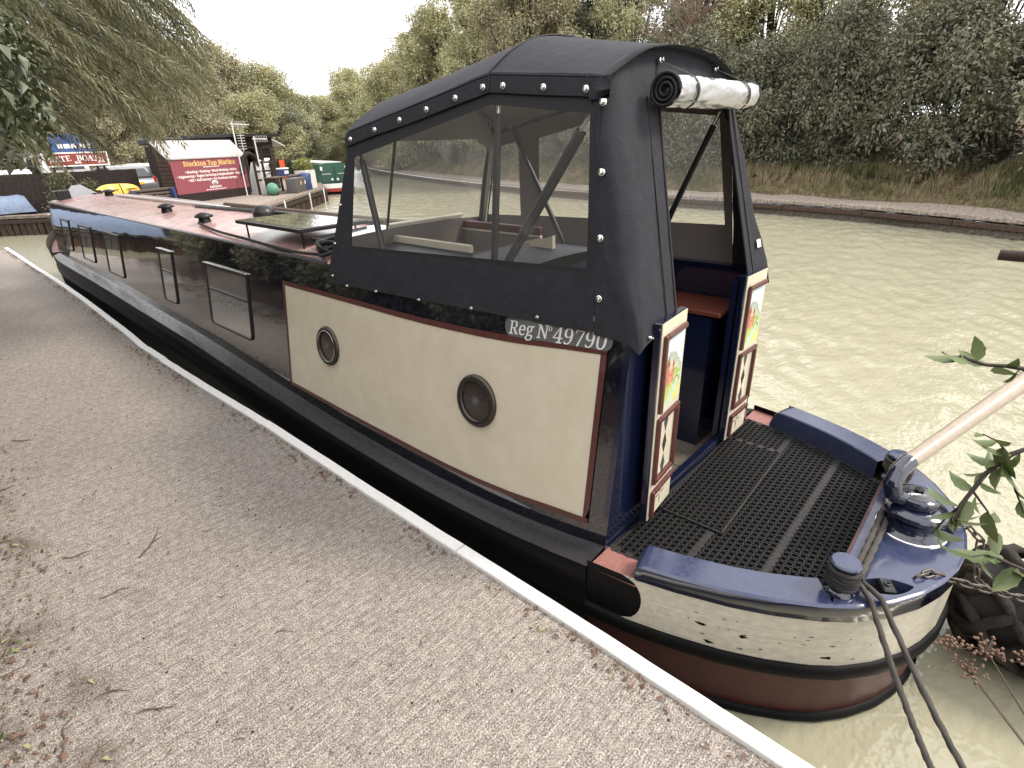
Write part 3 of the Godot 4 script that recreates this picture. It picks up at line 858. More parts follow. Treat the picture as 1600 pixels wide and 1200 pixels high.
	for e in [[SL - s90, SL - sr], [sr, s90]]:
		var rim_g := G.new()
		var rs := []
		for i in 31:
			var s: float = lerpf(e[0], e[1], i / 30.0)
			var ring := PackedVector3Array()
			for q in rimp:
				# the end next to the cabin slopes down
				var endd: float = minf(absf(s - sr), absf(SL - sr - s))
				var lift := smoothstep(-0.02, 0.05, endd)
				ring.append(stern_pt(s, q[0], lerpf(0.618, q[1], lift) if q[1] > 0.62 else q[1]))
			rs.append(ring)
		rim_g.rings(rs, false, false, true)
		rim = obj("stern_rim", rim_g, mats.blue_deck, boat)
	obj("after_rim", band.call(s90, SL - s90, [[0.006, 0.732], [-0.006, 0.741], [-0.012, 0.741]], 70), mats.blue_deck, rim)
	obj("rim_face", band.call(sr + 0.03, SL - sr - 0.03, facep, 90), mats.navy, rim)
	# after deck plate with the eye-shaped opening
	var outer := PackedVector2Array()
	for i in 61:
		var p := stern_pt(lerpf(s90, SL - s90, i / 60.0), -0.012, 0)
		outer.append(Vector2(p.x, p.z))
	outer.append(Vector2(0.55, 0.905)); outer.append(Vector2(-0.55, 0.905))
	var ec := Vector2(-0.455, 1.065); var ed := Vector2(0.63, 0.777).normalized(); var en := Vector2(-ed.y, ed.x)
	var eye := func(a: float) -> Vector2:
		var c := cos(a); var s := sin(a)
		return ec + ed * (0.105 * c) + en * (0.045 * s * (1.0 if c < 0 else 1.0 - 0.55 * c * c))
	var far_hit := func(a: float) -> Vector2:
		var dir := (ed * cos(a) + en * sin(a) * 0.6).normalized()
		var best := ec + dir * 0.05
		for i in outer.size():
			var h = Geometry2D.segment_intersects_segment(ec, ec + dir * 4.0, outer[i], outer[(i + 1) % outer.size()])
			if h != null: best = h
		return best
	g = G.new(true)
	var ang := []
	for k in 160: ang.append(TAU * k / 160.0)
	for k in ang.size():
		var a0: float = ang[k]; var a1: float = ang[(k + 1) % ang.size()]
		var e0: Vector2 = eye.call(a0); var e1: Vector2 = eye.call(a1); var f0: Vector2 = far_hit.call(a0); var f1: Vector2 = far_hit.call(a1)
		g.quad(Vector3(e0.x, 0.741, e0.y), Vector3(f0.x, 0.741, f0.y), Vector3(f1.x, 0.741, f1.y), Vector3(e1.x, 0.741, e1.y))
		g.quad(Vector3(e0.x, 0.741, e0.y), Vector3(e1.x, 0.741, e1.y), Vector3(e1.x, 0.66, e1.y), Vector3(e0.x, 0.66, e0.y))
	obj("after_deck", g, mats.blue_deck, boat)
	g = G.new(true)
	for k in 40:
		var e0: Vector2 = eye.call(TAU * k / 40.0); var e1: Vector2 = eye.call(TAU * (k + 1) / 40.0)
		g.tri(Vector3(ec.x, 0.665, ec.y), Vector3(e0.x, 0.665, e0.y), Vector3(e1.x, 0.665, e1.y))
	obj("opening_floor", g, mats.blue_deck, boat)
	g = G.new()
	g.lathe([[0.0, 0.0], [0.042, 0.0], [0.042, 0.03], [0.03, 0.034], [0.03, 0.05], [0.0, 0.05]], Transform3D(Basis.IDENTITY, Vector3(ec.x, 0.668, ec.y)), 18, true)
	g.box(Vector3(ec.x, 0.735, ec.y), Vector3(0.075, 0.035, 0.05), Basis(Vector3.UP, 0.5), 0.006)
	g.lathe([[0.014, 0.0], [0.014, 0.008], [0.006, 0.008], [0.006, 0.0]], Transform3D(Basis.IDENTITY, Vector3(ec.x, 0.752, ec.y)), 12)
	obj("filler_fitting", g, mats.pole_black, boat)
	g = G.new(true); g.quad(Vector3(-0.57, 0.742, 0.904), Vector3(0.57, 0.742, 0.904), Vector3(0.57, 0.60, 0.904), Vector3(-0.57, 0.60, 0.904))
	g.box(Vector3(0.0, 0.738, 0.90), Vector3(1.10, 0.010, 0.014))
	obj("deck_step", g, mats.hull_red, boat)
	# dollies
	for e in [[-0.60, 0.925], [0.435, 0.935]]:
		g = G.new()
		var xf := Transform3D(Basis.IDENTITY, Vector3(e[0], 0.741, e[1]))
		g.lathe([[0.058, 0.0], [0.058, 0.008], [0.045, 0.014], [0.038, 0.03], [0.036, 0.10], [0.040, 0.125], [0.048, 0.135]], xf, 24)
		var dl := obj("mooring_dolly", g, mats.navy, boat)
		g = G.new(); g.lathe([[0.046, 0.133], [0.055, 0.137], [0.056, 0.145], [0.050, 0.151], [0.0, 0.152]], xf, 32, true); obj("cap", g, mats.blue_deck, dl)
	# rudder stock housing, swan neck and tiller
	var rx := Vector3(0.03, 0.741, 1.07)
	g = G.new()
	g.lathe([[0.135, 0.0], [0.135, 0.006], [0.112, 0.012], [0.105, 0.03], [0.098, 0.055], [0.104, 0.075], [0.125, 0.088], [0.130, 0.105], [0.118, 0.122], [0.07, 0.128], [0.0, 0.130]], Transform3D(Basis.IDENTITY, rx), 36)
	var rud := obj("rudder_housing", g, mats.navy, boat)
	g = G.new(); g.lathe([[0.142, 0.0], [0.142, 0.004], [0.128, 0.005]], Transform3D(Basis.IDENTITY, rx), 36); obj("base_ring", g, mats.silver, rud)
	var top := rx + Vector3(0.02, 0.130, -0.01)
	g = G.new(); g.lathe([[0.082, 0.0], [0.086, 0.006], [0.086, 0.036], [0.080, 0.042], [0.0, 0.042]], Transform3D(Basis.IDENTITY, top), 30)
	# swan neck: leaves the boss forward, then sweeps up and out to starboard
	var t0v := Vector3(0.075, 1.035, 0.985)
	var tend := Vector3(0.98, 1.245, 1.325)
	var td := (tend - t0v).normalized()
	var ctrl := [top + Vector3(0.0, 0.02, 0.0), Vector3(0.005, 0.894, 1.012), Vector3(-0.028, 0.918, 0.978), Vector3(-0.026, 0.968, 0.962), Vector3(0.012, 1.012, 0.966), t0v, t0v + td * 0.02]
	var c3 := Curve3D.new()
	for i in ctrl.size():
		var tg: Vector3 = (ctrl[mini(i + 1, ctrl.size() - 1)] - ctrl[maxi(i - 1, 0)]) * 0.2
		c3.add_point(ctrl[i], -tg, tg)
	var pp := []; var pr := []
	for i in 40: pp.append(c3.sample_baked(c3.get_baked_length() * i / 39.0)); pr.append(0.039 - 0.002 * i / 39.0)
	g.tube(pp, pr, 20)
	var neck := obj("swan_neck", g, mats.navy, boat)
	g = G.new(); g.lathe([[0.066, 0.0425], [0.066, 0.047], [0.05, 0.049], [0.05, 0.0535], [0.0, 0.0535]], Transform3D(Basis.IDENTITY, top), 30); obj("washer", g, mats.plate_grey, neck)
	g = G.new(true); g.lathe([[0.0, 0.053], [0.021, 0.053], [0.021, 0.07], [0.0, 0.071]], Transform3D(Basis.IDENTITY, top), 6, true); obj("bolt_head", g, mats.pole_black, neck)
	g = G.new()
	g.tube([t0v, t0v + td * 0.3, t0v + td * 0.8, tend, tend + td * 0.03], [0.034, 0.036, 0.041, 0.045, 0.034], 20)
	obj("tiller_handle", g, mats.tiller_wood, boat)
	g = G.new(true); g.box(Vector3(0.06, 0.785, 1.205), Vector3(0.062, 0.088, 0.03), Basis(Vector3.UP, 0.1), 0.003); obj("stop_plate", g, mats.navy, boat)
	# roof furniture: mushroom vents
	for e in [[-0.36, -7.03, 0.82], [-0.47, -5.46, 0.8], [0.02, -11.4, 0.9], [0.15, -8.9, 0.0]]:
		if e[2] == 0.0: continue
		var k: float = e[2]
		g = G.new()
		g.lathe([[0.085 * k, -0.02], [0.075 * k, 0.03 * k], [0.068 * k, 0.07 * k]], Transform3D(Basis.IDENTITY, Vector3(e[0], roof_y(e[0]), e[1])), 20)
		g.lathe([[0.06 * k, 0.066 * k], [0.112 * k, 0.068 * k], [0.118 * k, 0.08 * k], [0.10 * k, 0.105 * k], [0.05 * k, 0.125 * k], [0.0, 0.13 * k]], Transform3D(Basis.IDENTITY, Vector3(e[0], roof_y(e[0]), e[1])), 24)
		obj("mushroom_vent", g, mats.frame_dark, boat)
	g = G.new(); g.lathe([[0.10, -0.01], [0.12, 0.02], [0.115, 0.06], [0.08, 0.105], [0.03, 0.125], [0.0, 0.127]], Transform3D(Basis.IDENTITY, Vector3(0.02, 1.78, -5.08)), 24)
	obj("domed_vent", g, mats.frame_dark, boat)
	g = G.new(true); g.box(Vector3(-0.55, 1.82, -12.15), Vector3(0.22, 0.16, 0.2), Basis(Vector3.UP, 0.15), 0.012); obj("headlamp_box", g, mats.black_plastic, boat)
	# cratch board frame at the bow
	g = G.new(); g.tube([Vector3(-0.62, 0.9, -13.2), Vector3(-0.6, 1.66, -13.2), Vector3(-0.3, 1.72, -13.2)], 0.02, 6); obj("cratch_post", g, mats.pale_grey, boat)

func slant(b: Basis) -> Basis: return Basis(b.x, b.y + b.x * 0.22, b.z)
func letters(txt: String, size: float, depth: float, m: Material, parent: Node, xf: Transform3D, font: Font, stroke := 0.0) -> MeshInstance3D:
	var t := TextMesh.new()
	t.text = txt; t.font = font; t.font_size = 64; t.pixel_size = size / 64.0; t.depth = depth; t.curve_step = 4.0
	return obj("lettering", t, m, parent, xf)

func make_door(hx: float, sg: float, which: String):
	# folded right back against the bulkhead, painted inner face showing; local x runs from hinge to free edge
	var w := 0.30; var y0 := 0.672; var y1 := 1.715 if sg < 0 else 1.72
	var turn := 0.10 if sg < 0 else 0.02
	var bs := Basis(Vector3(sg * cos(turn), 0, sin(turn)), Vector3.UP, Vector3(sg * cos(turn), 0, sin(turn)).cross(Vector3.UP) * sg)
	if bs.z.z < 0: bs.z = -bs.z
	var o := Vector3(hx, 0, 0.012)
	var at := func(x: float, y: float, z: float) -> Vector3: return o + bs.x * x + Vector3(0, y, 0) + bs.z * z
	var g := G.new(true)
	g.box(at.call(w * 0.5, (y0 + y1) * 0.5, 0.018), Vector3(w, y1 - y0, 0.036), bs, 0.004)
	var d := obj("door", g, mats.navy, boat)
	d.set_meta("label", "cabin door folded back on the %s side, painted with a castle scene and diamonds" % ("towpath" if sg < 0 else "canal"))
	g = G.new(true); g.box(at.call(w * 0.5 + 0.002, (y0 + y1) * 0.5, 0.0385), Vector3(w - 0.012, y1 - y0 - 0.008, 0.005), bs, 0.001); obj("cream_face", g, mats.cream, d)
	var xa := 0.028; var xb := w - 0.02
	var bar := func(x0: float, x1: float, c: float, e: float):
		var q := G.new(true); q.box(at.call((x0 + x1) * 0.5, (c + e) * 0.5, 0.050), Vector3(x1 - x0, e - c, 0.020), bs, 0.005)
		obj("moulding", q, mats.maroon, d)
	var bw := 0.026
	var lx0 := xb - bw if sg < 0 else xa; var rx0 := xa if sg < 0 else xb - bw
	for e in [[1.275, 1.655, false], [0.885, 1.25, true], [0.69, 0.845, false]]:
		bar.call(lx0, lx0 + bw, e[0], e[1]); bar.call(minf(lx0 + bw, xa), maxf(lx0, xb) if sg > 0 else lx0, e[1] - bw, e[1])
		if e[2]: bar.call(rx0, rx0 + bw, e[0], e[1] - bw); bar.call(xa + bw, xb - bw, e[0], e[0] + bw)
	# castle painting, a flat picture
	var pq := ArrayMesh.new(); var ar := []; ar.resize(Mesh.ARRAY_MAX)
	var px0 := xa if sg < 0 else xa + bw; var px1 := xb - bw if sg < 0 else xb
	ar[Mesh.ARRAY_VERTEX] = PackedVector3Array([at.call(px0, 1.279, 0.0425), at.call(px1, 1.279, 0.0425), at.call(px1, 1.629, 0.0425), at.call(px0, 1.629, 0.0425)])
	ar[Mesh.ARRAY_NORMAL] = PackedVector3Array([bs.z, bs.z, bs.z, bs.z])
	var u0 := 1.0 if sg < 0 else 0.0
	ar[Mesh.ARRAY_TEX_UV] = PackedVector2Array([Vector2(u0, 1), Vector2(1.0 - u0, 1), Vector2(1.0 - u0, 0), Vector2(u0, 0)])
	ar[Mesh.ARRAY_INDEX] = PackedInt32Array([0, 2, 1, 0, 3, 2] if sg > 0 else [0, 1, 2, 0, 2, 3])
	pq.add_surface_from_arrays(Mesh.PRIMITIVE_TRIANGLES, ar)
	obj("painted_scene", pq, mat("castle", 0.92, 0.92, 0.9, 0.4, {"tex": castle_image()}), d)
	# diamonds and the four-petal cross
	var mxw := (xa + xb) * 0.5
	for k in 3:
		g = G.new()
		var cy := 0.945 + k * 0.122
		g.plate(PackedVector2Array([Vector2(0.0, -0.06), Vector2(0.026, 0), Vector2(0, 0.06), Vector2(-0.026, 0)]), 0.001, Transform3D(Basis(bs.x * sg, Vector3.UP, bs.z), at.call(mxw, cy, 0.0412)))
		obj("diamond", g, mats.brown_wood if k == 1 else mat("slate", 0.05, 0.06, 0.075, 0.5), d)
	g = G.new()
	for k in 4:
		var b2 := Basis(bs.x * sg, Vector3.UP, bs.z) * Basis(Vector3(0, 0, 1), PI / 2 * k)
		g.plate(PackedVector2Array([Vector2(0.0, 0.004), Vector2(0.0045, 0.028), Vector2(0, 0.06), Vector2(-0.0045, 0.028)]), 0.001, Transform3D(b2, at.call(mxw, 0.768, 0.0412)))
	obj("painted_cross", g, mats.brown_wood, d)
	for yy in [0.80, 1.55]:
		g = G.new(); g.tube([at.call(0.0, yy, 0.03), at.call(0.0, yy + 0.09, 0.03)], 0.009, 8); obj("hinge", g, mats.navy, d)

func castle_image() -> ImageTexture:
	var w := 112; var h := 160
	var im := Image.create(w, h, false, Image.FORMAT_RGB8)
	var n := FastNoiseLite.new(); n.seed = 14; n.frequency = 0.06; n.fractal_octaves = 3
	for y in h:
		for x in w:
			var v := n.get_noise_2d(x, y)
			var c := Color(0.80, 0.88, 0.93).lerp(Color(0.97, 0.95, 0.88), clampf(y / 60.0 + v * 0.6, 0, 1))
			var hill := 62.0 - 26.0 * sin(x * 0.035) + v * 8.0
			if y > hill: c = Color(0.60, 0.66, 0.66).lerp(Color(0.75, 0.77, 0.66), clampf((y - hill) / 22.0, 0, 1))
			var mead := 96.0 + 14.0 * sin(x * 0.05 + 1.0) + v * 7.0
			if y > mead: c = Color(0.60, 0.70, 0.34).lerp(Color(0.84, 0.84, 0.52), clampf((y - mead) / 50.0 + v * 0.5, 0, 1))
			var river := 118.0 + (x - 84.0) * -0.9
			if y > 100 and absf(y - river) < 6.0 + (y - 100) * 0.12: c = Color(0.72, 0.83, 0.86)
			im.set_pixel(x, y, c)
	var red := Color(0.78, 0.46, 0.36); var roof := Color(0.62, 0.24, 0.2); var dark := Color(0.3, 0.22, 0.2)
	im.fill_rect(Rect2i(22, 66, 16, 44), red); im.fill_rect(Rect2i(38, 78, 18, 32), red.lightened(0.2)); im.fill_rect(Rect2i(56, 72, 10, 38), red)
	for k in 22:
		var wd := int(20 * (1.0 - k / 22.0)) + 1
		im.fill_rect(Rect2i(30 - wd / 2, 66 - k, wd, 1), roof)
		if k < 14: im.fill_rect(Rect2i(61 - wd / 3, 72 - k, maxi(1, wd * 2 / 3), 1), roof)
	for e in [[27, 76], [27, 92], [43, 88], [49, 88], [60, 82]]: im.fill_rect(Rect2i(e[0], e[1], 3, 6), dark)
	for k in 40:      # bridge
		var a := PI * k / 39.0
		for t in 3: im.set_pixel(clampi(86 + int(cos(a) * (15 + t)), 0, w - 1), clampi(118 - int(sin(a) * (13 + t)), 0, h - 1), dark)
	for k in 60: im.set_pixel(clampi(10 + (k * 37) % 96, 0, w - 1), clampi(108 + (k * 53) % 48, 0, h - 1), Color(0.36, 0.5, 0.22))
	return ImageTexture.create_from_image(im)

# ================================================================ canopy over the steering position
func zr(y: float) -> float: return 0.04 - 0.29 * (y - 1.68)
const HEM := [[-2.12, 2.45], [-0.89, 2.655], [-0.22, 2.585]]
const RIDGE := [[-2.12, 2.75], [-0.89, 2.93], [-0.22, 2.805]]
func roof_pt(z: float, a: float, rear := false) -> Vector3:     # a: -1 hem .. 0 ridge .. 1 hem
	var hem := interp(HEM, z); var rid := interp(RIDGE, z); var eave := hem + 0.08
	var hw := -side_x(hem) + 0.026
	var x := 0.0; var y := 0.0
	if absf(a) > 0.86:
		var t := (absf(a) - 0.86) / 0.14
		x = signf(a) * lerpf(hw - 0.010, hw, t); y = lerpf(eave, hem, t)
	else:
		var th := (1.0 - a / 0.86) * PI * 0.5
		x = -(hw - 0.010) * -cos(th); y = eave + (rid - eave) * (1.0 - pow(absf(cos(th)), 2.5))
	return Vector3(x, y, zr(y) - 0.004 - corner_dz(x) if rear else z)
func corner_dz(x: float) -> float:
	var d := clampf(absf(x) - 0.545, 0.0, 0.0985); return 0.10 - sqrt(0.01 - d * d)
func strip(g: G, outer: Array, hole: Array, f: Callable, nu := 10, nv := 4):
	for i in outer.size():
		var j := (i + 1) % outer.size()
		g.grid(nu, nv, func(u, v):
			var q: Vector2 = (outer[i] as Vector2).lerp(outer[j], u).lerp((hole[i] as Vector2).lerp(hole[j], u), v)
			return f.call(q))
func grow(poly: Array, d: float) -> Array:
	var c := Vector2.ZERO
	for p in poly: c += p / poly.size()
	var out := []
	for p in poly: out.append(p + (p - c).sign() * d)
	return out
func make_canopy():
	var can := thing("canvas_canopy", "charcoal canvas canopy with clear vinyl windows over the narrowboat's stern", "boat canopy")
	var fn := FastNoiseLite.new(); fn.seed = 63; fn.frequency = 2.2; fn.fractal_octaves = 3
	var fold := FastNoiseLite.new(); fold.seed = 64; fold.frequency = 3.4; fold.fractal_octaves = 2
	var near := func(q: Vector2) -> Vector3:
		var am := 0.010 * smoothstep(1.98, 1.72, q.y) * smoothstep(1.56, 1.64, q.y)
		return S(q.x, q.y, 0.014 + am * (fold.get_noise_2d(q.x * 1.3 + q.y * 1.1, q.y * 0.35) + 0.2) + 0.002 * fn.get_noise_2d(q.x, q.y))
	var far := func(q: Vector2) -> Vector3:
		var p: Vector3 = near.call(q); return Vector3(-p.x, p.y, p.z)
	var g: G
	# near side: one sheet, one window
	var outer := [Vector2(-2.445, 1.572), Vector2(-2.10, 2.50), Vector2(-0.89, 2.70), Vector2(-0.27, 2.63), Vector2(-0.185, 1.655)]
	var hole := [Vector2(-2.115, 1.85), Vector2(-2.045, 2.385), Vector2(-0.884, 2.602), Vector2(-0.313, 2.535), Vector2(-0.254, 1.925)]
	var hole2 := [Vector2(-2.14, 1.832), Vector2(-2.075, 2.42), Vector2(-0.884, 2.66), Vector2(-0.288, 2.59), Vector2(-0.225, 1.905)]
	g = G.new(); strip(g, outer, hole2, near, 24, 8)
	var sp := obj("side_curtain", g, mats.canvas, can)
	g = G.new(); strip(g, hole2, hole, near, 16, 1); obj("window_binding", g, mats.canvas_band, sp)
	g = G.new(true)
	for i in range(1, 4): g.tri(near.call(hole[0]), near.call(hole[i]), near.call(hole[i + 1]))
	obj("clear_window", g, mats.vinyl, sp)
	# far side: two windows parted by a strip
	for e in [[[Vector2(-1.84, 1.60), Vector2(-1.74, 2.56), Vector2(-0.89, 2.70), Vector2(-0.27, 2.63), Vector2(-0.185, 1.655)], [Vector2(-1.75, 1.90), Vector2(-1.68, 2.46), Vector2(-0.884, 2.60), Vector2(-0.33, 2.535), Vector2(-0.254, 1.93)]],
			[[Vector2(-2.445, 1.572), Vector2(-2.10, 2.50), Vector2(-1.92, 2.52), Vector2(-1.74, 2.56), Vector2(-1.84, 1.60)], [Vector2(-2.32, 1.88), Vector2(-2.12, 2.40), Vector2(-2.0, 2.425), Vector2(-1.88, 2.44), Vector2(-1.94, 1.89)]]]:
		g = G.new(); strip(g, e[0], e[1], far, 12, 4); var fs := obj("side_curtain", g, mats.canvas, can)
		g = G.new(); strip(g, e[0], e[1], func(q): return far.call(q) + Vector3(-0.006, 0, 0), 12, 4); obj("lining", g, mats.lining, fs)
		g = G.new(true)
		for i in range(1, 4): g.tri(far.call(e[1][0]), far.call(e[1][i]), far.call(e[1][i + 1]))
		obj("clear_window", g, mats.vinyl, fs)
	# front curtain
	var front := func(q: Vector2) -> Vector3:      # q: x, y
		return Vector3(q.x, q.y, lerpf(-2.445, -2.115, (q.y - 1.58) / 0.9) - 0.006 + 0.002 * fn.get_noise_2d(q.x, q.y))
	var fo := [Vector2(-0.772, 1.58), Vector2(-0.652, 2.47), Vector2(-0.45, 2.66), Vector2(0.45, 2.66), Vector2(0.652, 2.47), Vector2(0.772, 1.58), Vector2(0.3, 1.765), Vector2(-0.3, 1.765)]
	var fh := [Vector2(-0.67, 1.87), Vector2(-0.60, 2.40), Vector2(-0.45, 2.47), Vector2(0.45, 2.47), Vector2(0.60, 2.40), Vector2(0.67, 1.87), Vector2(0.3, 1.89), Vector2(-0.3, 1.89)]
	g = G.new(); strip(g, fo, fh, front, 8, 3); var fc := obj("front_curtain", g, mats.canvas, can)
	g = G.new(); strip(g, fo, fh, func(q): return front.call(q) + Vector3(0, 0, 0.006), 8, 3); obj("lining", g, mats.lining, fc)
	g = G.new(true)
	for i in range(1, 7): g.tri(front.call(fh[0]), front.call(fh[i]), front.call(fh[i + 1]))
	obj("clear_window", g, mats.vinyl, fc)
	g = G.new(); g.grid(1, 8, func(u, v): return front.call(Vector2(lerpf(-0.312, -0.288, u), lerpf(1.86, 2.48, v))) + Vector3(0, 0, 0.003)); obj("front_seam", g, mats.canvas_band, fc)
	# roof
	g = G.new()
	var zst := []
	for k in 9: zst.append(lerpf(-0.22, -0.89, k / 8.0))
	for k in range(1, 15): zst.append(lerpf(-0.89, -2.08, k / 14.0))
	g.grid(zst.size() + 3, 40, func(u, v):
		var i := int(round(u * (zst.size() + 3)))
		var a: float = lerpf(-1.0, 1.0, v)
		if i == 0: return roof_pt(-0.22, a, true)
		if i <= zst.size(): return roof_pt(zst[i - 1], a) + Vector3(0, 0.006 * fn.get_noise_2d(a * 0.9, zst[i - 1] * 0.7), 0)
		var r := i - zst.size()
		var p := roof_pt(-2.08, a); return p + Vector3(0, [0, -0.012, -0.045, -0.10][r] * (1.0 - 0.6 * absf(a)), [0, -0.03, -0.05, -0.055][r]), true)
	var rf := obj("canopy_roof", g, mats.canvas, can)
	g = G.new(); g.grid(20, 30, func(u, v): return roof_pt(lerpf(-0.30, -2.06, u), lerpf(-0.85, 0.85, v)) * Vector3(0.985, 1, 1) + Vector3(0, -0.012, 0)); obj("lining", g, mats.lining, rf)
	g = G.new()
	for zz in [-0.22, -0.89]:
		var pts := []
		for k in 49: pts.append(roof_pt(zz, lerpf(-1.0, 1.0, k / 48.0), zz > -0.5) + Vector3(0, 0.003, 0))
		g.tube(pts, 0.005, 6)
	for s in [-1.0, 1.0]:
		var pts := []
		for k in 30: pts.append(roof_pt(lerpf(-0.24, -2.08, k / 29.0), s * 0.87) + Vector3(s * 0.001, 0, 0))
		g.tube(pts, 0.0025, 5)
	obj("piping", g, mats.canvas_band, rf)
	# rear: curved corner panels either side of the doorway, fascia above
	for s in [-1.0, 1.0]:
		g = G.new()
		var topy := 2.60
		g.grid(26, 26, func(u, v):
			var y: float = lerpf(1.648, topy, u)
			var t := (y - 1.68) / 0.92
			var sx := -side_x(y) + 0.016
			var z0 := lerpf(-0.186, -0.272, t); var zc := zr(y)
			var xo := lerpf(0.445, 0.262, t) if s < 0 else lerpf(0.42, 0.47, t)
			var rad := lerpf(0.030, 0.10, smoothstep(0.02, 0.4, u))
			var l1 := zc - rad - z0; var l2 := sx - rad - xo
			var q := Vector2.ZERO
			if v < 0.3: q = Vector2(sx, z0 + l1 * v / 0.3)
			elif v < 0.6:
				var a: float = (v - 0.3) / 0.3 * PI * 0.5
				q = Vector2(sx - rad + rad * cos(a), zc - rad + rad * sin(a))
			else: q = Vector2(sx - rad - l2 * (v - 0.6) / 0.4, zc)
			var bl := 0.006 * fn.get_noise_2d(v * 1.1 + s, y * 0.8) + 0.008 * sin(PI * v) * fold.get_noise_2d(v * 0.8, y * 0.5)
			# the loose hem dips at the corner
			var dip := 0.045 * smoothstep(0.12, 0.0, u) * exp(-pow((v - 0.45) / 0.16, 2.0))
			return Vector3(s * (q.x + bl), y - dip, q.y + bl), s < 0)
		var rp := obj("rear_corner_panel", g, mats.canvas, can)
		g = G.new()
		var pts := []
		for k in 20:
			var t := k / 19.0
			var y := lerpf(1.655, 2.6, t); var xo := lerpf(0.445, 0.262, t) if s < 0 else lerpf(0.42, 0.47, t)
			pts.append(Vector3(s * xo, y, zr(y) + 0.003))
		g.tube(pts, 0.007, 6)
		pts = []
		for k in 20:
			var t := k / 19.0
			var y := lerpf(1.655, 2.6, t); var xo := lerpf(0.53, 0.36, t) if s < 0 else lerpf(0.50, 0.53, t)
			pts.append(Vector3(s * xo, y, zr(y) + 0.004))
		g.tube(pts, 0.0035, 5)
		obj("zip_edge", g, mats.canvas_band, rp)
	g = G.new()
	g.grid(40, 5, func(u, v):
		var a: float = lerpf(-0.93, 0.93, u)
		var p := roof_pt(-0.22, a, true)
		var y: float = lerpf(2.565, p.y, v); return Vector3(p.x, y, zr(y) - 0.003 - corner_dz(p.x)), true)
	obj("rear_fascia", g, mats.canvas, can)
	# rolled-up clear door under the fascia
	var rollc := Vector3(0.06, 2.615, -0.135)
	g = G.new()
	var rs := []
	for i in 25:
		var x := lerpf(-0.43, 0.43, i / 24.0)
		var ring := PackedVector3Array()
		for k in 28:
			var a := TAU * k / 28.0
			var r := 0.067 * (1.0 + 0.10 * sin(a * 2.0 + 0.7) + 0.03 * sin(a * 5.0 + x * 9.0) + 0.16 * fn.get_noise_2d(x * 1.6, a * 1.2))
			for st in [-0.27, 0.30]: r *= 1.0 - 0.10 * exp(-pow((x - st) / 0.03, 2.0))
			ring.append(rollc + Vector3(x, sin(a) * r * 0.95, cos(a) * r))
		rs.append(ring)
	g.rings(rs, true, false)
	var roll := obj("rolled_door", g, mats.vinyl_roll, can)
	for s in [-1.0, 1.0]:
		g = G.new()
		var sp2 := []
		for k in 70:
			var a := k * 0.28; var r := 0.070 * (1.0 - k / 84.0)
			sp2.append(rollc + Vector3(s * 0.434, sin(a) * r, cos(a) * r))
		g.tube(sp2, 0.008, 6)
		g.lathe([[0.064, -0.004], [0.0, -0.004]], Transform3D(Basis(Vector3(0, 0, 1), -PI / 2 * s), rollc + Vector3(s * 0.425, 0, 0)), 20)
		obj("rolled_end", g, mats.canvas_band, roll)
	for st in [-0.27, 0.30]:
		g = G.new()
		g.grid(30, 1, func(u, v):
			var a: float = lerpf(-0.6, 5.6, u)
			return rollc + Vector3(st - 0.014 + 0.028 * v, sin(a) * 0.069, cos(a) * 0.072))
		var by := 2.745
		g.grid(6, 1, func(u, v): return (rollc + Vector3(st - 0.012 + 0.024 * v, 0.07, 0.02)).lerp(Vector3(rollc.x + st - 0.012 + 0.024 * v, by, zr(by) + 0.012), u))
		obj("strap", g, mats.canvas_band, roll)
		g = G.new(); stud(g, Vector3(rollc.x + st, by, zr(by) + 0.014), Vector3(0, 0.28, 0.96), 0.013); obj("turn_button", g, mats.silver, roll)
	# fasteners
	for e in [[2.498, -2.064], [2.521, -1.806], [2.551, -1.568], [2.589, -1.338], [2.637, -1.116], [2.694, -0.925], [2.694, -0.796], [2.663, -0.557], [2.631, -0.334]]:
		g = G.new(); stud(g, roof_pt(e[1], -0.95) + Vector3(-0.002, 0.0, 0), SB.z, 0.0155); obj("turn_button", g, mats.silver, can)
	for e in [[2.571, -0.253], [2.313, -0.225], [2.056, -0.198], [1.807, -0.172]]:
		g = G.new(); stud(g, S(e[1], e[0], 0.02), SB.z, 0.016); obj("turn_button", g, mats.silver, can)
	for e in [[1.597, -1.842], [1.611, -1.407], [1.635, -0.962], [1.668, -0.505], [1.63, -2.36], [1.585, -2.18], [1.85, -2.31], [2.1, -2.22]]:
		g = G.new(); stud(g, S(e[1], e[0], 0.02), SB.z, 0.0085); obj("press_stud", g, mats.silver, can)
	for e in [[-0.62, 1.68], [-0.50, 1.665], [-0.70, 1.665]]:
		g = G.new(); stud(g, Vector3(e[0], e[1], zr(e[1]) + 0.012), Vector3(0, 0, 1), 0.008); obj("press_stud", g, mats.silver, can)
	g = G.new(true); g.box(Vector3(0.62, 1.86, zr(1.86) + 0.012), Vector3(0.055, 0.045, 0.002), Basis(Vector3.RIGHT, -0.28)); obj("maker_label", g, mats.sign_white, can)
	# frame of padded poles
	for e in [[Vector3(-0.60, 2.64, -0.87), Vector3(-0.64, 1.72, -0.925), 0.019], [Vector3(-0.60, 2.54, -0.34), Vector3(-0.64, 1.72, -0.93), 0.024], [Vector3(-0.60, 2.42, -2.09), Vector3(-0.64, 1.74, -1.90), 0.021],
			[Vector3(0.60, 2.62, -2.10), Vector3(0.66, 1.74, -2.36), 0.02], [Vector3(0.60, 2.60, -1.93), Vector3(0.64, 1.72, -1.42), 0.019], [Vector3(0.60, 2.56, -0.31), Vector3(0.66, 1.72, -0.70), 0.02]]:
		g = G.new()
		var a: Vector3 = e[0]; var b: Vector3 = e[1]
